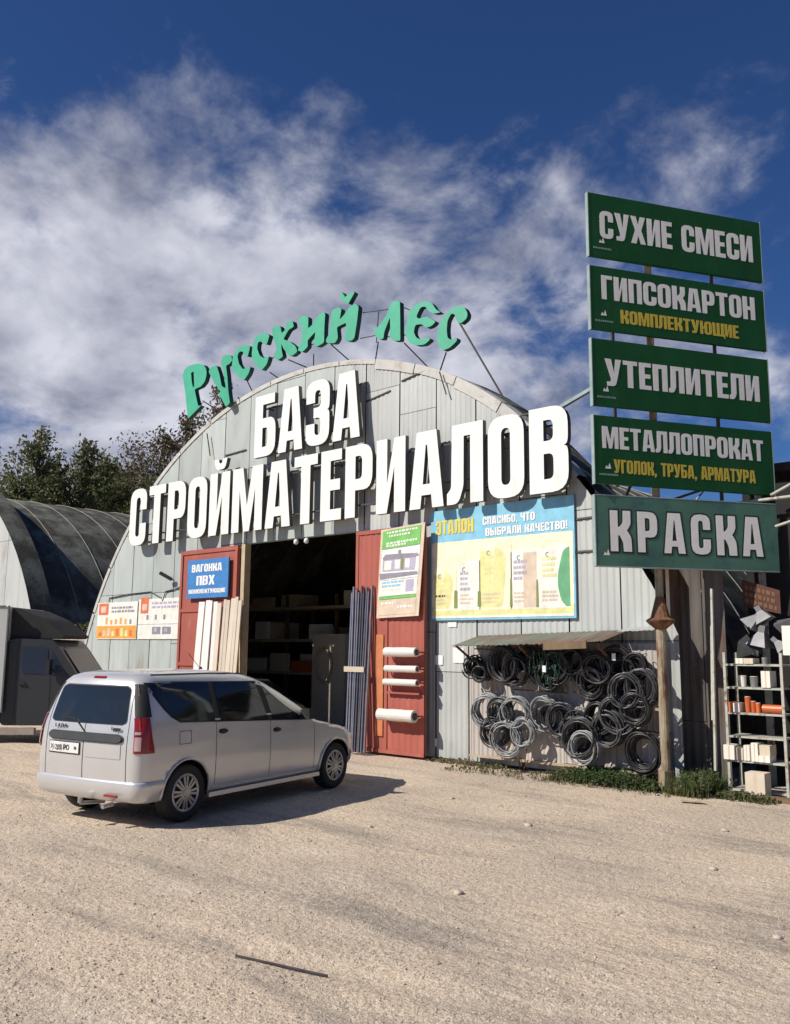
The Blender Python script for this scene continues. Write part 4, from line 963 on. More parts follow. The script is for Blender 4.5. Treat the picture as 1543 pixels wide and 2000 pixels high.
# sheet metal hoods
def hood(x, y, z, w, h, an, lb):
    t = Matrix.Translation((x, y, z)) @ Matrix.Rotation(an, 4, 'Y') @ Matrix.Rotation(rs.uniform(-.5, .5), 4, 'Z')
    mb = MB(); a, b = w/2, w/6
    vs = [(-a, -a, 0), (a, -a, 0), (a, a, 0), (-a, a, 0), (-b, -b, h), (b, -b, h), (b, b, h), (-b, b, h), (-b, -b, h*1.5), (b, -b, h*1.5), (b, b, h*1.5), (-b, b, h*1.5)]
    mb.add([t @ Vector(v) for v in vs], [(0, 1, 5, 4), (1, 2, 6, 5), (2, 3, 7, 6), (3, 0, 4, 7), (4, 5, 9, 8), (5, 6, 10, 9), (6, 7, 11, 10), (7, 4, 8, 11)])
    tag(build('sheet_metal_hood', mb, 'duct_metal'), lb, 'duct hood', 'sheet metal hoods above the rack')
for a in ((7.28, .5, 2.30, .26, .18, .7, 'tilted hood at the upper left above the rack'), (7.50, .5, 2.38, .24, .16, -.5, 'upright hood just under the brown sign'), (7.15, .45, 2.02, .28, .18, 1.9, 'upturned hood above the left end of the rack'),
          (7.42, .45, 2.02, .30, .2, .2, 'wide hood in the middle above the rack'), (7.70, .5, 2.25, .26, .2, .9, 'hood at the right above the rack upright'), (7.75, .45, 1.98, .2, .15, -.8, 'small hood lowest at the right edge')): hood(*a)
# rack
rk = thing('goods_rack', 'slim pale metal rack of shelves with tins and boxes', 'rack', (7.43, .25, 0))
for x in (7.03, 7.81):
    for y in (.09, .52):
        mb = MB(); mb.box(x-.018, y-.018, 0, x+.018, y+.018, 1.93); build('upright', mb, 'rack_paint', rk)
for z in (1.76, 1.44, 1.09, .77, .44, .05):
    mb = MB(); mb.box(7.05, .075, z-.015, 7.79, .53, z+.012); build('shelf', mb, 'rack_paint', rk)
def carton(x0, z0, x1, z1, m, nm, lb, cat, y0=.06, d=.25, grp='goods on the rack'):
    mb = MB(); mb.box(x0, y0, z0, x1, y0+d, z1)
    t = build(nm, mb, m); tag(t, lb, cat, grp)
    q = MB(); q.box(x0+(x1-x0)*.42, y0-.002, z0+.002, x0+(x1-x0)*.58, y0-.0005, z1-.002); build('tape', q, 'tan_print', t, local=False)
    return t
carton(6.98, .455, 7.13, .65, 'carton_white', 'carton', 'bright carton jutting out at the left of the lower shelf', 'carton', .03)
carton(7.15, .455, 7.24, .62, 'cardboard', 'carton', 'brownish carton second on the lower shelf', 'carton')
carton(7.25, .455, 7.33, .66, 'carton_white', 'carton', 'narrow pale carton in the middle of the lower shelf', 'carton')
carton(7.36, .455, 7.45, .70, 'carton_white', 'carton', 'tall white carton on the lower shelf with print', 'carton', .04)
carton(7.46, .455, 7.61, .54, 'carton_white', 'carton', 'low white carton at the right of the lower shelf', 'carton', .03)
carton(7.47, .541, 7.61, .68, 'cardboard', 'carton', 'grey-brown carton stacked on the low white one', 'carton', .05)
carton(7.34, .02, 7.60, .33, 'cardboard', 'carton', 'large sand coloured box standing on the ground under the rack', 'box', -.18, .24, None)
carton(7.19, 1.775, 7.30, 1.85, 'carton_white', 'carton', 'small white carton at the left of the top shelf', 'carton')
carton(7.31, 1.775, 7.44, 1.85, 'cardboard', 'carton', 'small tan carton beside the white one on the top shelf', 'carton')
carton(7.54, 1.455, 7.66, 1.68, 'carton_white', 'carton', 'tall pale carton at the right of the second shelf', 'carton')
carton(7.07, 1.105, 7.12, 1.24, 'orange_plastic', 'carton', 'orange packet at the left end of the orange shelf', 'packet')
carton(7.13, 1.105, 7.22, 1.23, 'carton_white', 'carton', 'white packet between orange goods', 'packet')
def tin(x, z, r, h, m, lb, nm='tin', cat='tin'):
    mb = MB(); mb.lathe([(r*.85, 0), (r, h*.95), (r*1.06, h*.96), (r*1.06, h)], (x, .18, z), n=14); t = tag(build(nm, mb, m, smooth=False), lb, cat, 'goods on the rack')
    q = MB(); q.lathe([(r*.9, h+.001), (r*.9, h+.006)], (x, .18, z), n=14); build('lid', q, 'carton_white', t)
tin(7.24, 1.455, .055, .15, 'carton_white', 'pale bucket on the second shelf', 'bucket', 'bucket')
tin(7.40, 1.455, .055, .14, 'duct_metal', 'grey metal tin in the middle of the second shelf')
tin(7.56, 1.775, .04, .08, 'duct_metal', 'small grey tin on the top shelf')
tin(7.30, 1.105, .042, .21, 'orange_plastic', 'tall orange container on the orange shelf', 'container', 'container')
tin(7.375, 1.105, .035, .15, 'orange_plastic', 'short orange container beside the tall one', 'container', 'container')
tin(7.44, 1.105, .035, .13, 'orange_plastic', 'dark orange container furthest right of the three', 'container', 'container')
mb = MB(); mb.bar((7.52, .14, 1.165), (7.785, .14, 1.165), .12, n=14); tag(build('orange_pipe', mb, 'orange_plastic', smooth=False), 'orange drain pipe lying on the right of the shelf', 'pipe', 'goods on the rack')
mb = MB(); mb.box(7.84, .1, 1.9, 7.98, .2, 2.3); tag(build('white_sack', mb, 'carton_white'), 'white packet hanging at the far right edge', 'packet')
for i in range(5):
    mb = MB(); x = 7.9+.1*i; mb.box(x, .12, .9+.2*(i % 3), x+.08, .22, 1.1+.25*(i % 3)); tag(build('hanging_goods', mb, ['duct_metal', 'cardboard', 'brown_sign'][i % 3]), ['grey tin hung lowest on the dark wall', 'tan packet hung right of the rack', 'brown packet hung highest by the frame edge', 'second grey tin further right', 'second tan packet furthest right'][i]+' of the shed', 'goods', 'goods on the dark wall')

# ================================================================== LEFT HANGAR
DX = -19.82
lh = thing('arched_hangar', 'second arched hangar with dark ribbed roof at the left edge', 'hangar', (XC+DX, 0, 0))
def arcL(off=0, n=40):
    x0 = sqrt(RA*RA-ZC*ZC); o = []
    for i in range(n+1):
        a = pi-(math.acos(x0/RA)*0) - 0
        th = math.atan2(-ZC, -x0)+(math.atan2(-ZC, x0)-math.atan2(-ZC, -x0))*i/n
        o.append((XC+DX+(RA+off)*cos(th), ZC+(RA+off)*sin(th)))
    return o
roof_strips(lh, arcL(.05), -.12, .7, .7, False)
mb = MB(); a_ = arcL(.05); b_ = arcL(-.5); m_ = len(a_); mb.v = [(x, .57, z) for x, z in a_]+[(x, .57, z) for x, z in b_]; mb.f = [(i, i+1, m_+i+1, m_+i) for i in range(m_-1)]; mb.m = [0]*len(mb.f); build('parapet_back', mb, 'roof_grey', lh, fixn=False)
roof_strips(lh, arcL(-.5), .56, LEN, 1.2)
for i in range(19):
    xa = XC+DX-8.96+.945*i; xb = xa+.933
    for za, zb in ((.03, 2.6), (2.61, 5.2), (5.21, 9)):
        vs = []; fs = []; row = []
        for j in range(9):
            x = xa+(xb-xa)*j/8; top = min(zb, ZC+sqrt(max(0, RA*RA-(x-XC-DX)**2))-.03)
            if top-za < .02: row.append(None); continue
            row.append(len(vs)); vs += [(x, -.006*(j % 2)-.003*(i % 2), za), (x, -.006*(j % 2)-.003*(i % 2), top)]
        for j in range(8):
            if row[j] is not None and row[j+1] is not None: fs.append((row[j], row[j+1], row[j+1]+1, row[j]+1))
        if fs: mb = MB(); mb.add(vs, fs); build('facade_sheet', mb, 'galv_ribbed', lh, fixn=False)
mb = MB(); mb.poly(arcL(0), LEN, None); build('rear_wall', mb, 'dark_wall', lh)
# low masonry wall closing the gap between the hangars
gw = thing('gap_wall', 'crumbling pale brick wall between the two hangars', 'wall', (-11.8, .3, 0))
mb = MB(); mb.box(-12.9, .30, 0, -10.7, .50, 2.15); build('mortar_core', mb, 'mortar', gw)
proto = None; cnt = 0
for r in range(24):
    for c_ in range(9):
        x = -12.88+.245*c_+(.12 if r % 2 else 0); z = .01+.09*r
        if x > -10.9: continue
        if r > 20 and rs.random() < .4: continue
        if proto is None:
            mb = MB(); mb.box(-.115, -.02, 0, .115, .03, .078); proto = build('brick', mb, 'wall_brick', gw, local=True); o = proto
        else: o = inst(proto, gw)
        o.location = (x+11.8, -.012+rs.uniform(-.006, .006), z)

# ================================================================== TRUCK
tk = thing('box_truck', 'dark blue cabbed box truck with pale cargo box parked at the left edge', 'truck', (-6.06, -4.35, 0), math.atan2(.69, .72))
TW = 1.9
def prism_y(mb, pts, y0, y1, m=None): mb.prism(pts, y0, y1, m)
cabp = [(.12, .35), (1.62, .35), (2.15, .40), (2.20, .78), (2.02, 1.02), (1.66, 1.26), (1.20, 1.90), (1.05, 2.06), (.30, 2.08), (.12, 2.02)]
mb = MB(); mb.prism(rp([(p[0], p[1], .08) for p in cabp], 3), 0, TW); cab = build('cab', mb, 'truck_cab', tk, local=True)
mb = MB(); mb.prism(rp([(.48, 1.38, .04), (1.00, 1.36, .04), (.98, 1.90, .06), (.44, 1.93, .06)], 3), -.008, -.002); build('side_window', mb, 'truck_glass', cab, local=True)
mb = MB(); mb.prism([(1.06, 1.36), (1.42, 1.30), (1.06, 1.83)], -.008, -.002); build('quarter_window', mb, 'truck_glass', cab, local=True)
mb = MB(); mb.add([(1.665, .15, 1.30), (1.665, TW-.15, 1.30), (1.235, TW-.2, 1.88), (1.235, .2, 1.88)], [(0, 1, 2, 3)]); build('windscreen', mb, 'truck_glass', cab, local=True)
mb = MB(); mb.box(.42, -.03, 1.16, .56, -.003, 1.20); build('door_handle', mb, 'plastic_black', cab, local=True)
for x in (.36, 1.05):
    mb = MB(); mb.box(x, -.004, .45, x+.012, -.001, 1.95 if x < 1 else 1.34); build('door_seam', mb, 'car_black', cab, local=True)
mb = MB(); mb.box(1.02, -.24, 1.36, 1.10, -.05, 1.66); mb.bar((1.05, -.1, 1.5), (1.1, .0, 1.45), .03); build('wing_mirror', mb, 'plastic_black', cab, local=True)
mb = MB(); mb.prism(rp([(.16, 2.085), (1.18, 2.085, .03), (1.24, 2.14, .03), (.78, 2.50, .1), (.30, 2.70, .08), (.16, 2.70)], 3), .12, TW-.12); build('roof_fairing', mb, 'truck_fairing', tk, local=True)
mb = MB(); mb.box(-3.4, -.08, .62, .14, TW+.08, 2.72); bx = build('cargo_box', mb, 'truck_box', tk, local=True)
mb = MB(); mb.box(.141, -.09, .60, .17, -.05, 2.74); mb.box(-3.42, -.094, 2.70, .10, -.082, 2.74); mb.box(-3.42, -.094, .60, .10, -.082, .66); build('box_edge', mb, 'duct_metal', bx, local=True)
mb = MB(); mb.box(-.55, -.02, .17, .80, .10, .30); build('side_sill', mb, 'beige_sill', tk, local=True)
mb = MB(); mb.box(-3.3, .5, .36, 2.0, .7, .55); mb.box(-3.3, 1.3, .36, 2.0, 1.5, .55); build('chassis', mb, 'car_black', tk, local=True)
def wheel_mesh(r, w, rim_r):
    t = MB(); t.lathe([(rim_r, -w/2+.01), (r*.93, -w/2), (r, -w/2+.03), (r, w/2-.03), (r*.93, w/2), (rim_r, w/2-.01)], axis='y', n=36, cap=False)
    return t
for x in (-2.4, 1.55):
    for y in (.10, TW-.10):
        o = build('wheel', wheel_mesh(.36, .2, .2), 'tyre', tk, local=True, smooth=True); o.location = (x, y, .36)
        q = MB(); q.lathe([(.20, -.09), (.12, -.07), (.05, -.1)], axis='y', n=18); build('rim', q, 'rim_dark', o, local=True)

# ================================================================== CAR
car = thing('estate_car', 'silver seven-seat estate car parked with its tailgate to the camera', 'car', (2.538, -6.563, .0), math.atan2(.984, -.177))
ZW = [(.27, .82), (.32, .85), (.45, .868), (.65, .875), (.85, .872), (1.0, .862), (1.10, .848), (1.2, .815), (1.35, .765), (1.48, .715), (1.545, .68), (1.60, .625), (1.635, .55), (1.66, .42), (1.672, .25), (1.676, .08)]
ZR = [(.27, -.64), (.32, -.70), (.45, -.715), (.65, -.725), (.85, -.725), (1.0, -.715), (1.10, -.70), (1.2, -.68), (1.35, -.645), (1.48, -.605), (1.545, -.575), (1.60, -.53), (1.635, -.46), (1.66, -.33), (1.672, -.15), (1.676, .05)]
ZF = [(.27, 3.44), (.32, 3.54), (.45, 3.60), (.60, 3.61), (.70, 3.58), (.78, 3.48), (.84, 3.30), (.88, 3.05), (.92, 2.80), (.96, 2.62), (1.0, 2.52), (1.10, 2.38), (1.2, 2.20), (1.35, 1.92), (1.48, 1.66), (1.545, 1.50), (1.60, 1.32), (1.635, 1.12), (1.66, .85), (1.672, .6), (1.676, .40)]
def itp(T, z):
    if z <= T[0][0]: return T[0][1]
    for (a, b), (c_, d) in zip(T, T[1:]):
        if z <= c_: return b+(d-b)*(z-a)/(c_-a)
    return T[-1][1]
def fw(z): return itp(ZW, z)
def fr(z): return .19 if z < 1.0 else .19+.05*(z-1)
def ff(z): return .55 if z < .9 else .34
def outline(z, grow=0):
    w, xr, xf = fw(z)+grow, itp(ZR, z)-grow, itp(ZF, z)+grow*.5
    a, b = min(fr(z), w*.9), min(ff(z), w*.9, (xf-xr)*.4)
    e = 2.6; half = []
    for i in range(6): half.append((xr-(.030*(1-(i/5)**2)), -(w-a)*i/5))          # bowed tailgate
    for i in range(1, 8):
        t = i/8*pi/2; half.append((xr+a-a*cos(t)**(2/e), -(w-a)-a*sin(t)**(2/e)))
    for i in range(41):
        half.append((xr+a+(xf-b-xr-a)*i/40, -w))
    for i in range(1, 10):
        t = i/10*pi/2; half.append((xf-b+b*sin(t)**(2/e), -(w-b)-b*cos(t)**(2/e)))
    for i in range(6): half.append((xf+(.03*(1-((5-i)/5)**0.0)) if False else xf, -(w-b)*(5-i)/5))
    full = half+[(x, -y) for x, y in reversed(half[1:-1])]
    return full
zs = [.27, .29, .32, .37, .45, .52, .6, .65, .70, .74, .78, .81, .84, .86, .88, .90, .92, .94, .96, .98, 1.0, 1.05, 1.10, 1.15, 1.2, 1.28, 1.35, 1.42, 1.48, 1.515, 1.545, 1.575, 1.60, 1.62, 1.635, 1.65, 1.66, 1.667, 1.672, 1.676]
mb = MB(); n = len(outline(.5))
for z in zs: mb.v += [(x, y, z) for x, y in outline(z)]
for i in range(len(zs)-1):
    for k in range(n): mb.f.append((i*n+k, i*n+(k+1) % n, (i+1)*n+(k+1) % n, (i+1)*n+k))
mb.f += [tuple(range(n-1, -1, -1)), tuple(range((len(zs)-1)*n, len(zs)*n))]; mb.m = [0]*len(mb.f)
body = build('body', mb, 'car_paint', car, local=True, smooth=True)
cut = MB()
for x in (0, 2.905):
    for y0, y1 in ((-1.1, -.52), (.52, 1.1)):
        cut.lathe([(.365, y0), (.365, y1)], (x, 0, .32), axis='y', n=40)
co = build('cutter', cut, 'car_black', None, local=True)
bpy.context.view_layer.update()
co.matrix_world = body.matrix_world.copy() if False else Matrix.Identity(4)
bo = bpy.data.objects.new('tmpbody', body.data); COL.objects.link(bo)
md = bo.modifiers.new('b', 'BOOLEAN'); md.operation = 'DIFFERENCE'; md.solver = 'EXACT'; md.object = co
bpy.context.view_layer.update()
dg = bpy.context.evaluated_depsgraph_get()
nm_ = bpy.data.meshes.new_from_object(bo.evaluated_get(dg))
print('BODY', len(body.data.vertices), len(nm_.vertices))
body.data = nm_
for p_ in body.data.polygons:
    c_ = p_.center
    if p_.normal.y*c_.y < .2*abs(c_.y) and min(hypot(c_.x, c_.z-.32), hypot(c_.x-2.905, c_.z-.32)) < .368 and abs(c_.y) < .88: p_.use_smooth = False
bpy.data.objects.remove(bo); bpy.data.objects.remove(co)
if 'car_black' not in [m.name for m in body.data.materials]: body.data.materials.append(Mz['car_black'])
ib = [m.name for m in body.data.materials].index('car_black')
for p_ in body.data.polygons:
    c_ = p_.center
    if min(hypot(c_.x, c_.z-.32), hypot(c_.x-2.905, c_.z-.32)) < .366 and abs(c_.y) < .90 and c_.z > .2: p_.material_index = ib
def side_y(x, z):
    o = outline(z); best = None
    hf = [p for p in o if p[1] <= 0]
    for a, b in zip(hf, hf[1:]):
        if a[1] > -fw(z)*.5 and b[1] > -fw(z)*.5: continue
        if min(a[0], b[0]) <= x <= max(a[0], b[0]) and abs(a[0]-b[0]) > 1e-6:
            t = (x-a[0])/(b[0]-a[0]); y = a[1]+(b[1]-a[1])*t
            best = y if best is None else min(best, y)
    return best if best is not None else -fw(z)
def rear_x(y, z):
    o = [p for p in outline(z) if p[0] < itp(ZR, z)+fr(z)+.01]
    o.sort(key=lambda p: p[1])
    for a, b in zip(o, o[1:]):
        if a[1] <= y <= b[1] and b[1]-a[1] > 1e-6: return a[0]+(b[0]-a[0])*(y-a[1])/(b[1]-a[1])
    return itp(ZR, z)
def side_patch(name, m, zb, zt, xl, xr, off, parent, sides=(-1, 1), nu=10, nv=6, rows=None):
    for sd in sides:
        mb = MB(); vs = []
        for j in range(nv+1):
            z = zb+(zt-zb)*j/nv if rows is None else rows[j]
            for i in range(nu+1):
                v = j/nv; a = xl(v); b = xr(v); x = a+(b-a)*i/nu
                zz_ = zb(x)+(zt(x)-zb(x))*v if callable(zb) else z
                vs.append((x, sd*(-side_y(x, zz_)+off), zz_))
        mb.add(vs, [(j*(nu+1)+i, j*(nu+1)+i+1, (j+1)*(nu+1)+i+1, (j+1)*(nu+1)+i) for j in range(nv) for i in range(nu)])
        o = build(name, mb, m, parent, local=True, smooth=True)
    return o
belt = lambda x: 1.125-.048*(x+.2)-.012
roofl = lambda x: 1.545-.02*(x+.5)-(0 if x < 1.35 else .36*(x-1.35)**1.15)
def side_window(name, m, xl, xr, off, zlo_=0, zhi_=0, nv=8, nu=14):
    for sd in (-1, 1):
        mb = MB(); vs = []
        for j in range(nv+1):
            v = j/nv; a, b = xl(v), xr(v)
            for i in range(nu+1):
                x = a+(b-a)*i/nu; z = (belt(x)+zlo_)*(1-v)+(roofl(x)+zhi_)*v
                z = min(z, 1.60); vs.append((x, sd*(-side_y(x, z)+off), z))
        mb.add(vs, [(j*(nu+1)+i, j*(nu+1)+i+1, (j+1)*(nu+1)+i+1, (j+1)*(nu+1)+i) for j in range(nv) for i in range(nu)])
        build(name, mb, m, body, local=True, smooth=True)
side_window('window_surround', 'car_black', lambda v: -.13-.43*v**.62, lambda v: 2.34-.98*v**.9, .002, -.012, .012, nu=30)
side_window('side_window', 'car_glass', lambda v: -.10-.42*v**.62, lambda v: .44+.0*v, .006, 0, 0)
side_window('side_window', 'car_glass', lambda v: .535, lambda v: 1.40-.11*v, .006, 0, 0)
side_window('side_window', 'car_glass', lambda v: 1.50-.10*v, lambda v: 2.26-.90*v**.9, .006, 0, 0)
# tailgate glass, lamps and trim
def rear_patch(name, m, pts_lr, z0, z1, off, parent, nv=8, nu=12):
    mb = MB(); vs = []
    for j in range(nv+1):
        v = j/nv; z = z0+(z1-z0)*v; a, b = pts_lr(v)
        for i in range(nu+1):
            y = a+(b-a)*i/nu; vs.append((rear_x(y, z)-off, y, z))
    mb.add(vs, [(j*(nu+1)+i, j*(nu+1)+i+1, (j+1)*(nu+1)+i+1, (j+1)*(nu+1)+i) for j in range(nv) for i in range(nu)])
    return build(name, mb, m, parent, local=True, smooth=True)
def rnd_lr(a0, b0, a1, b1, c=.14):
    def f(v):
        a = a0+(a1-a0)*v; b = b0+(b1-b0)*v
        k = 0
        if v < c: k = .07*(1-sqrt(max(0, 1-((c-v)/c)**2)))
        if v > 1-c: k = .07*(1-sqrt(max(0, 1-((v-1+c)/c)**2)))
        return a+k, b-k
    return f
rear_patch('rear_window', 'car_glass', rnd_lr(-.62, .62, -.555, .555), 1.10, 1.50, .004, body, 20, 14)
rear_patch('window_rubber', 'car_black', rnd_lr(-.632, .632, -.568, .568), 1.088, 1.512, .0015, body, 20, 14)
rear_patch('brake_light', 'tail_red', lambda v: (-.10, .10), 1.585, 1.607, .012, body, 2, 4)
rear_patch('tailgate_strip', 'car_trim', rnd_lr(-.60, .60, -.60, .60, .5), .905, .985, .030, body, 10, 14)
rear_patch('tailgate_strip_back', 'car_trim', rnd_lr(-.61, .61, -.61, .61, .5), .895, .995, .014, body, 8, 14)
rear_patch('plate_recess', 'car_paint', lambda v: (-.58, -.03), .73, .885, .006, body, 3, 8)
rear_patch('door_seam', 'car_black', lambda v: (-.004, .004), .47, 1.09, .003, body, 10, 1)
rear_patch('door_seam', 'car_black', lambda v: (-.63, .63), .452, .460, .003, body, 1, 12)
for s in (-1, 1): rear_patch('door_seam', 'car_black', lambda v: (s*.664-.004, s*.664+.004) if v < .6 else (s*(.664-.12*(v-.6))-.004, s*(.664-.12*(v-.6))+.004), .46, 1.50, .002, body, 14, 1)
pl_ = rear_patch('number_plate', 'plate', lambda v: (.06, .58), .755, .868, .014, body, 2, 6)
rear_patch('plate_frame', 'car_black', lambda v: (.045, .595), .742, .876, .008, body, 2, 6)
# corner lamps
def corner_patch(name, m, z0, z1, t0, t1, off, sides=(-1, 1), nv=8, nu=10, shrink=0):
    for sd in sides:
        mb = MB(); vs = []
        for j in range(nv+1):
            z = z0+(z1-z0)*j/nv; w = fw(z); a = fr(z); xr_ = itp(ZR, z)
            for i in range(nu+1):
                u = t0+(t1-t0)*i/nu; u = u*(1-shrink*(j/nv) if u > .5 else 1)
                L_ = a*pi/2
                if u < 0: x, y = rear_x(-(w-a)-u*L_*-1 if False else -(w-a)+(-u)*L_, z), -(w-a)+(-u)*L_
                elif u <= 1:
                    t = u*pi/2; e = 2.6; x, y = xr_+a-a*cos(t)**(2/e), -(w-a)-a*sin(t)**(2/e)
                else: x, y = xr_+a+(u-1)*L_, -w
                d = Vector((-(1-min(max(u, 0), 1)), -min(max(u, 0), 1), 0)).normalized()*off
                vs.append((x+d.x, sd*-(y+d.y), z))
        mb.add(vs, [(j*(nu+1)+i, j*(nu+1)+i+1, (j+1)*(nu+1)+i+1, (j+1)*(nu+1)+i) for j in range(nv) for i in range(nu)])
        build(name, mb, m, body, local=True, smooth=True)
corner_patch('tail_light', 'tail_red', .80, 1.175, .22, 1.05, .010, shrink=.22)
corner_patch('tail_light_lens', 'tail_clear', .83, .975, .26, .52, .017)
corner_patch('tail_light_lens', 'tail_clear', 1.0, 1.03, .26, .50, .017)
corner_patch('pillar_trim', 'car_black', 1.18, 1.53, .24, .90, .006, shrink=.22)
# bumpers
def bumper(rear=True):
    mb = MB(); zz = [.29, .31, .36, .43, .475, .497, .503]; gr = [.006, .016, .022, .024, .021, .013, .002]
    rows = []
    for z, g_ in zip(zz, gr):
        o = outline(max(z, .30), g_)
        xr_ = itp(ZR, .45)
        if rear: pts = [p for p in o if p[0] < -.36]
        else: pts = [p for p in o if p[0] > 3.27]
        pts.sort(key=lambda p: math.atan2(p[1], -(p[0]-(.2 if rear else 3.0)) if rear else p[0]-3.0))
        rows.append([(x, y, z) for x, y in pts])
    m_ = min(len(r) for r in rows)
    rows = [[r[int(i*(len(r)-1)/(m_-1))] for i in range(m_)] for r in rows]
    for r in rows: mb.v += r
    mb.f = [(j*m_+i, j*m_+i+1, (j+1)*m_+i+1, (j+1)*m_+i) for j in range(len(rows)-1) for i in range(m_-1)]; mb.m = [0]*len(mb.f)
    return build('bumper', mb, 'car_paint', body, local=True, smooth=True)
bmp = bumper(True); bumper(False)
mb = MB(); mb.box(-.775, -.60, .335, -.755, -.40, .36); build('reflector', mb, 'tail_red', body, local=True)
mb = MB(); mb.bar((-.66, -.42, .245), (-.80, -.42, .235), .05, n=10); build('exhaust', mb, 'rim', body, local=True)
mb = MB(); mb.bar((-.5, -.1, .22), (-.83, -.1, .25), .04, n=8); mb.lathe([(.028, .25), (.028, .31)], (-.83, -.1, 0), n=8); build('tow_hook', mb, 'rim', body, local=True)
mb = MB(); mb.bar((-.745, -.02, .99), (-.728, .17, 1.13), .022, .014); mb.bar((-.728, .17, 1.13), (-.722, .42, 1.15), .012, .02); build('wiper', mb, 'car_black', body, local=True)
for x in (.455, 1.455, 2.40):
    mb = MB(); vs = []
    for j in range(13):
        z = .30+(belt(x)-.30)*j/12; xx = x+(-.02 if x > 2 else 0)*j/12
        for q in (-.004, .004): vs.append((xx+q, side_y(xx, z)-.0015, z))
    mb.add(vs, [(2*j, 2*j+1, 2*j+3, 2*j+2) for j in range(12)]); build('door_seam', mb, 'car_black', body, local=True)
    mb = MB(); mb.add([(v[0], -v[1], v[2]) for v in vs], [(2*j, 2*j+1, 2*j+3, 2*j+2) for j in range(12)]); build('door_seam', mb, 'car_black', body, local=True)
for x, z in ((.57, .955), (1.58, .90)):
    for s in (-1, 1):
        mb = MB(); n_ = 14; mb.add([(x+.075*cos(a), s*.872, z+.03*sin(a)) for a in [2*pi*k/n_ for k in range(n_)]]+[(x+.06*cos(a), s*.895, z+.022*sin(a)) for a in [2*pi*k/n_ for k in range(n_)]], [(k, (k+1) % n_, n_+(k+1) % n_, n_+k) for k in range(n_)]+[tuple(range(n_, 2*n_))]); build('door_handle', mb, 'car_black', body, local=True, smooth=False)
for s in (-1, 1):
    mb = MB(); sec = [(2.10, .86, 1.00), (2.12, 1.02, 1.02), (2.02, 1.04, 1.04)]
    mb.add([(2.02, s*.90, 1.00), (2.16, s*.92, 1.00), (2.14, s*1.06, 1.01), (2.03, s*1.05, 1.01), (2.03, s*.90, 1.13), (2.11, s*.92, 1.14), (2.10, s*1.05, 1.15), (2.03, s*1.04, 1.15)], [(0, 1, 2, 3), (4, 5, 6, 7), (0, 1, 5, 4), (1, 2, 6, 5), (2, 3, 7, 6), (3, 0, 4, 7)]); mb.bar((2.12, s*.84, 1.03), (2.12, s*.92, 1.04), .05); build('wing_mirror', mb, 'car_black', body, local=True)
    mb = MB(); mb.bar((.35, s*.87, .25), (2.5, s*.87, .25), .03, .05); build('sill', mb, 'car_paint', body, local=True)
    mb = MB(); mb.add([(-.36, s*.592, 1.615), (.6, s*.607, 1.617), (1.2, s*.60, 1.60), (1.2, s*.585, 1.622), (.6, s*.59, 1.637), (-.36, s*.575, 1.633)], [(0, 1, 4, 5), (1, 2, 3, 4)]); build('roof_gutter', mb, 'car_trim', body, local=True)
mb = MB(); mb.bar((1.05, 0, 1.66), (.82, 0, 1.86), .008, n=6); mb.lathe([(.03, 1.66), (.012, 1.69)], (1.05, 0, 0), n=10); build('aerial', mb, 'car_black', body, local=True)
mb = MB(); vs = [(1.63, -.62, 1.50), (1.63, .62, 1.50), (2.46, .70, 1.05), (2.46, -.70, 1.05)]; mb.add([(v[0]+.045, v[1], v[2]+.03) for v in vs], [(0, 1, 2, 3)]); build('windscreen', mb, 'car_glass', body, local=True)
for s in (-1, 1):
    mb = MB(); mb.add([(3.30, s*.80, .62), (3.56, s*.60, .62), (3.52, s*.58, .80), (3.18, s*.81, .82)], [(0, 1, 2, 3)]); build('headlight', mb, 'lamp_glass', body, local=True)
mb = MB()
for a, b in (((-.14, .86), (.04, .86)), ((-.14, 1.0), (.04, 1.0)), ((-.14, .86), (-.14, 1.0)), ((.04, .86), (.04, 1.0))):
    mb.bar((a[0], side_y(a[0], a[1]), a[1]), (b[0], side_y(b[0], b[1]), b[1]), .005, .006)
build('fuel_flap', mb, 'car_trim', body, local=True)
mb = MB(); mb.box(-.3, -.60, .20, 3.3, .60, .275); build('underbody', mb, 'car_black', body, local=True)
for wx in (0, 2.905):
    for sd in (-1, 1):
        pts = []
        for k in range(25):
            a = -.12+(pi+.24)*k/24; x = wx+.372*cos(a); z = .32+.372*sin(a); z = max(z, .285)
            pts.append((x, sd*(-side_y(x, z)+.002), z))
        mb = MB(); mb.tube(pts, .017, 8); build('wheel_arch', mb, 'car_paint', body, local=True, smooth=True)
# badges and plate characters
def small_text(body_txt, size, loc, rz, m, parent, offset=0.0, ext=.001, sp=1.0):
    c = bpy.data.curves.new('t', 'FONT'); c.body = body_txt; c.size = size; c.extrude = ext; c.offset = offset; c.space_character = sp; c.align_x = 'CENTER'
    ob = bpy.data.objects.new('t', c); me = bpy.data.meshes.new_from_object(ob); bpy.data.objects.remove(ob)
    for v in me.vertices: v.co = (v.co.x, -v.co.z, v.co.y)
    me.materials.clear(); me.materials.append(Mz[m])
    o = bpy.data.objects.new('lettering', me); COL.objects.link(o); o.parent = parent; o.location = loc; o.rotation_euler = (0, 0, rz); return o
small_text('LADA', .055, (-.7475, .40, 1.03), -pi/2, 'rim_dark', body, .001, .004, 1.7)
small_text('Largus', .055, (-.741, -.50, 1.035), -pi/2, 'rim_dark', body, .001, .004)
small_text('Х 205 РО', .078, (-.7685, .375, .784), -pi/2, 'car_black', body, .001, .001)
small_text('76', .045, (-.7705, .115, .795), -pi/2, 'car_black', body, .001, .001)
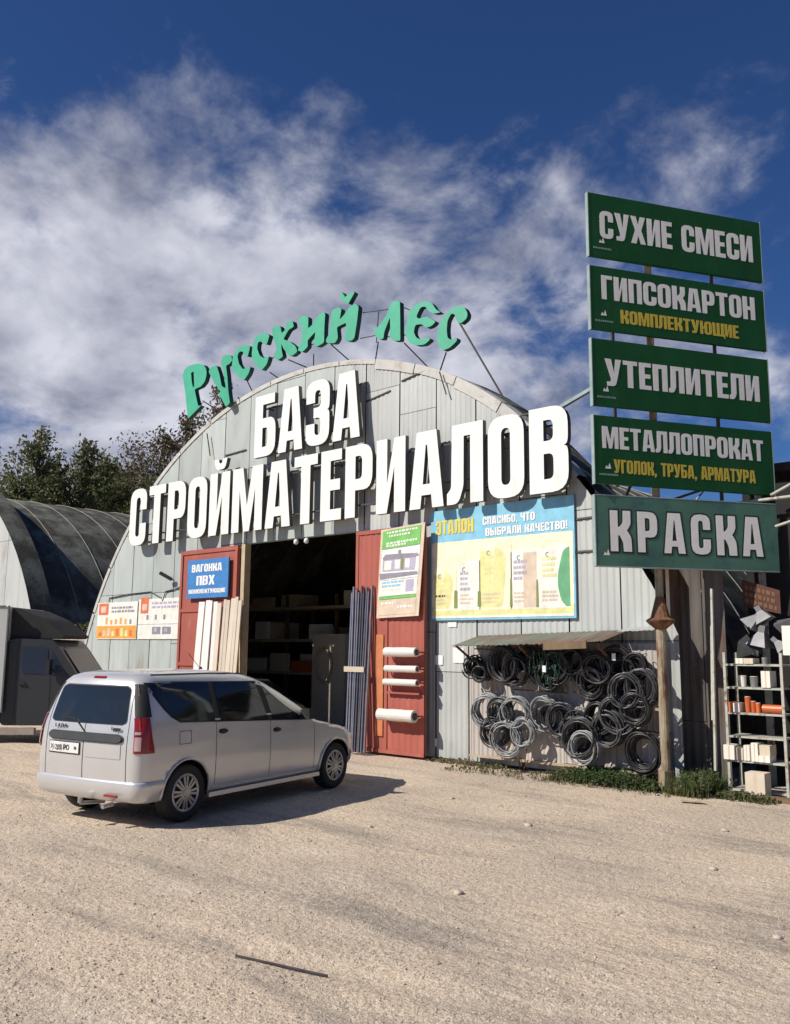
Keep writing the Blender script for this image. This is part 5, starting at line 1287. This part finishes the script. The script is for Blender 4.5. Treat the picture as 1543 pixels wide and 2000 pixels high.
# wheels
def make_wheel():
    w = MB(); w.lathe([(.19, -.085), (.215, -.092), (.28, -.098), (.305, -.09), (.316, -.06), (.316, .06), (.305, .09), (.28, .098), (.19, .085)], axis='y', n=40, cap=False)
    o = build('wheel', w, 'tyre', car, local=True, smooth=True)
    q = MB(); q.lathe([(.205, -.07), (.20, -.055), (.0, -.045)], axis='y', n=32, cap=False); build('rim_back', q, 'rim_dark', o, local=True)
    q = MB(); q.lathe([(.212, -.088), (.205, -.096), (.185, -.095), (.182, -.08)], axis='y', n=36, cap=False); build('rim', q, 'rim', o, local=True, smooth=True)
    q = MB()
    for k in range(8):
        a = 2*pi*k/8; d = Vector((cos(a), 0, sin(a))); e = Vector((-sin(a), 0, cos(a)))
        pts = [d*.03+e*.016, d*.19+e*.036, d*.19+e*.012, d*.11+e*.003, d*.19-e*.012, d*.19-e*.036, d*.03-e*.016]
        # a split spoke: two blades meeting at the hub
        b1 = [d*.02+e*.018, d*.02-e*.002, d*.19+e*.012, d*.19+e*.042]; b2 = [d*.02-e*.018, d*.02+e*.002, d*.19-e*.012, d*.19-e*.042]
        for b in (b1, b2): q.add([(p.x, -.090-.012*(1-p.length/.19), p.z) for p in b]+[(p.x, -.07, p.z) for p in b], [(0, 1, 2, 3), (0, 4, 5, 1), (1, 5, 6, 2), (2, 6, 7, 3), (3, 7, 4, 0)])
    q.lathe([(.045, -.085), (.045, -.106), (.0, -.108)], axis='y', n=18, cap=False)
    build('hubcap', q, 'rim', o, local=True)
    return o
w0 = make_wheel(); w0.location = (0, -.765, .316)
for x, y, rz in ((2.905, -.765, 0), (0, .765, pi), (2.905, .765, pi)):
    c_ = copy_tree(w0, car); c_.location = (x, y, .316); c_.rotation_euler = (0, .4*x, rz)
mb = MB(); mb.bar((0, -.7, .3), (0, .7, .3), .09, n=8); mb.bar((2.905, -.7, .3), (2.905, .7, .3), .09, n=8); build('axle', mb, 'car_black', car, local=True)

# ================================================================== TREES
def tree(x, y, h, rad, leaf, lab, seed, dens=1.0, zb=.25, lean=0):
    h *= 1.035; tp = 2.1 if leaf == 'leaf_green' else .6
    r = random.Random(seed); t = thing('broadleaf_tree', lab, 'tree', (x, y, 0), group='trees behind the hangars')
    tr = MB(); lv = MB()
    top = Vector((x+lean, y, h*.93)); pts = [Vector((x, y, 0)).lerp(top, k/6)+Vector((r.uniform(-.15, .15), r.uniform(-.15, .15), 0))*(k > 0) for k in range(7)]
    tr.tube(pts, [.28*(1-k/7.5) for k in range(7)], 8)
    tips = []
    nb = int(34*dens)
    for i in range(nb):
        u = zb+(1-zb)*(i/nb)**.85*.97
        s = Vector((x, y, 0)).lerp(top, u); a = r.random()*2*pi
        span = rad*(1-((u-.42)/.62)**2*.85)*r.uniform(.45, 1.1)*(1 if u < .6 else max(.25, 1-(u-.6)*tp)); up = r.uniform(.5, 1.3)*span*(.6+u)
        e = s+Vector((cos(a)*span, sin(a)*span, up)); e.z = min(e.z, h*r.uniform(.92, 1.05))
        m = s.lerp(e, .5)+Vector((0, 0, -.1*span))
        tr.tube([s, m, e], [.07*(1.15-u), .045*(1.15-u), .012], 5)
        tips.append((s, m, e))
    for s, m, e in tips:
        L_ = (e-s).length
        nl = int(200*L_/2.2*dens)
        for k in range(nl):
            v = r.random()**.6; p = s.lerp(m, v*2) if v < .5 else m.lerp(e, v*2-1)
            sp = (.22+.20*(1-v))*max(.8, L_*.45); p = p+Vector((r.gauss(0, sp), r.gauss(0, sp), r.gauss(0, sp)))
            sz = r.uniform(.07, .17); a = Vector((r.gauss(0, 1), r.gauss(0, 1), r.gauss(0, .7))).normalized(); b = a.orthogonal().normalized(); b = (Matrix.Rotation(r.random()*6.28, 3, a) @ b)
            c_ = a.cross(b)
            lv.add([p-b*sz, p+c_*sz*.45, p+b*sz, p-c_*sz*.45], [(0, 1, 2, 3)])
    build('trunk', tr, 'bark', t, fixn=False, smooth=True); build('crown', lv, leaf, t, fixn=False)
tree(-34.0, 8.3, 11.4, 2.8, 'leaf_green', 'lowest leafy tree at the far left edge', 1, 1.0)
tree(-34.2, 9.9, 14.5, 2.7, 'leaf_green', 'tallest spiky green tree at the left', 2, 1.15)
tree(-35.5, 11.6, 13.4, 2.9, 'leaf_green', 'full green tree between the two spiky ones', 3, 1.1)
tree(-34.3, 12.6, 14.2, 2.6, 'leaf_green', 'second spiky green tree right of the tallest', 4, 1.15)
tree(-36.5, 15.3, 14.0, 3.3, 'leaf_green', 'rounded tree sloping down towards the white letters', 5, 1.2)
tree(-42.0, 20.5, 15.2, 3.8, 'leaf_green', 'brown-green tree directly behind the long letters', 6, 1.1)
tree(-38.3, 20.3, 16.6, 3.6, 'leaf_brownish', 'loose brownish tree at the left side of the arch', 7, .9)
tree(-36.4, 20.8, 17.8, 3.6, 'leaf_brownish', 'sparse brownish tree rising beside the arch', 8, .8)
tree(-32.9, 21.2, 19.6, 3.0, 'leaf_brownish', 'thin tree peeping between the green letters', 9, .75)
tree(-45.5, 20.5, 15.6, 3.8, 'leaf_green', 'dark tree behind the left hangar ridge', 10, 1.1)

for i, (x, y, h) in enumerate(((-14, -44, 11), (-4, -49, 12), (6, -50, 10.5), (15, -47, 12), (24, -42, 11), (32, -34, 12))):
    tree(x, y, h, 3.2, 'leaf_green', ['leafy tree across the yard, %s from the left seen from the hangar' % q for q in ('first', 'second', 'third', 'fourth', 'fifth', 'sixth')][i], 30+i, .7)
# ================================================================== PLANTS AND LITTER
def blades(name, n, xr_, yr_, hr, matn, seed, lab, leafy=.5):
    r = random.Random(seed); mb = MB()
    for i in range(n):
        cx_ = r.uniform(*xr_); cy_ = r.uniform(*yr_); k = 1-abs(cx_-sum(xr_)/2)/(xr_[1]-xr_[0])*.6
        x = cx_+r.gauss(0, .03); y = cy_+r.gauss(0, .03); h = r.uniform(*hr)*k; a = r.random()*6.28; l = r.uniform(.1, .6)*h
        p0 = Vector((x, y, 0)); p1 = p0+Vector((cos(a)*l*.4, sin(a)*l*.4, h*.6)); p2 = p0+Vector((cos(a)*l, sin(a)*l, h))
        w = Vector((-sin(a), cos(a), 0))*r.uniform(.003, .007)
        mb.add([p0-w, p0+w, p1+w*.8, p1-w*.8, p2], [(0, 1, 2, 3), (3, 2, 4)])
        if r.random() < leafy:
            for q in range(3):
                c_ = p0.lerp(p2, r.uniform(.3, 1)); s = r.uniform(.012, .03); b = Vector((r.gauss(0, 1), r.gauss(0, 1), r.gauss(0, .5))).normalized(); d = b.orthogonal().normalized()
                mb.add([c_-b*s, c_+d*s*.6, c_+b*s, c_-d*s*.6], [(0, 1, 2, 3)])
    o = build(name, mb, matn, None, local=True, kind='stuff', fixn=False); o['label'] = lab
blades('weeds', 2300, (4.6, 6.3), (-.75, -.15), (.06, .26), 'weed_green', 1, 'green weeds growing under the coil board', .9)
blades('weeds', 1500, (6.45, 7.0), (-.75, .15), (.08, .38), 'weed_green', 2, 'taller grass beside the foot of the rusty post', .3)
blades('weeds', 500, (1.8, 3.4), (-.30, -.03), (.03, .09), 'weed_dry', 3, 'dry low weeds along the facade by the gate', .6)
blades('weeds', 500, (7.0, 7.8), (-.6, -.2), (.03, .12), 'weed_green', 4, 'low weeds in front of the rack', .4)
blades('weeds', 700, (2.7, 6.6), (-1.0, -.3), (.02, .10), 'weed_dry', 5, 'sparse dry tufts in front of the coil board', .4)
mb = MB()
for i in range(1100):
    x = rs.uniform(-12.6, -11.1); y = rs.uniform(.5, 1.8); z = 1.7+rs.random()*.9; s = rs.uniform(.03, .07); b = Vector((rs.gauss(0, 1), rs.gauss(0, 1), rs.gauss(0, .5))).normalized(); d = b.orthogonal().normalized(); c_ = Vector((x, y, z))
    mb.add([c_-b*s, c_+d*s*.5, c_+b*s, c_-d*s*.5], [(0, 1, 2, 3)])
build('climbing_plant', mb, 'leaf_green', None, local=True, kind='stuff', fixn=False)['label'] = 'ivy and fallen leaves in the valley between the hangars'
for i, (x, y, r) in enumerate(((6.3, -3.9, .045), (8.6, -4.4, .035), (5.1, -5.2, .03), (9.7, -6.0, .03), (7.4, -6.6, .04), (10.2, -3.4, .05), (4.6, -3.1, .035), (8.0, -2.6, .04))):
    bm = bmesh.new(); bmesh.ops.create_icosphere(bm, subdivisions=2, radius=r)
    for v in bm.verts: v.co *= 1+.35*noise.noise(v.co*18+Vector((i*3, 0, 0))); v.co.z *= .6
    me = bpy.data.meshes.new('stone'); bm.to_mesh(me); bm.free(); me.materials.append(Mz['pebble']); o = bpy.data.objects.new('stone', me); COL.objects.link(o); o.location = (x, y, gz(x, y)+r*.25)
    tag(o, ['larger stone in front of the open gateway', 'stone on the yard below the banner', 'stone beside the front wheel of the silver car', 'stone at the right of the yard, nearer the camera', 'stone in the middle of the yard', 'stone near the rusty post', 'stone between the car and the gate leaf', 'stone in front of the hanging coils'][i], 'stone', 'loose stones on the yard')
mb = MB(); mb.bar((7.29, -8.77, gz(7.29, -8.77)+.012), (7.94, -8.59, gz(7.94, -8.59)+.012), .016, n=6); tag(build('wire_rod', mb, 'iron'), 'thin dark rod lying on the gravel in the foreground', 'rod')
mb = MB(); mb.add([(6.9, -1.25, .02), (7.2, -1.15, .03), (7.1, -1.05, .02), (6.85, -1.15, .025)], [(0, 1, 2, 3)]); tag(build('scrap_board', mb, 'wood_pale'), 'flat scrap of board on the ground before the weeds', 'scrap')
mb = MB(); mb.box(6.98, -.35, .0, 8.6, -.12, .05); tag(build('timber_sleeper', mb, 'wood_board'), 'low timber edge on the ground in front of the rack', 'timber')
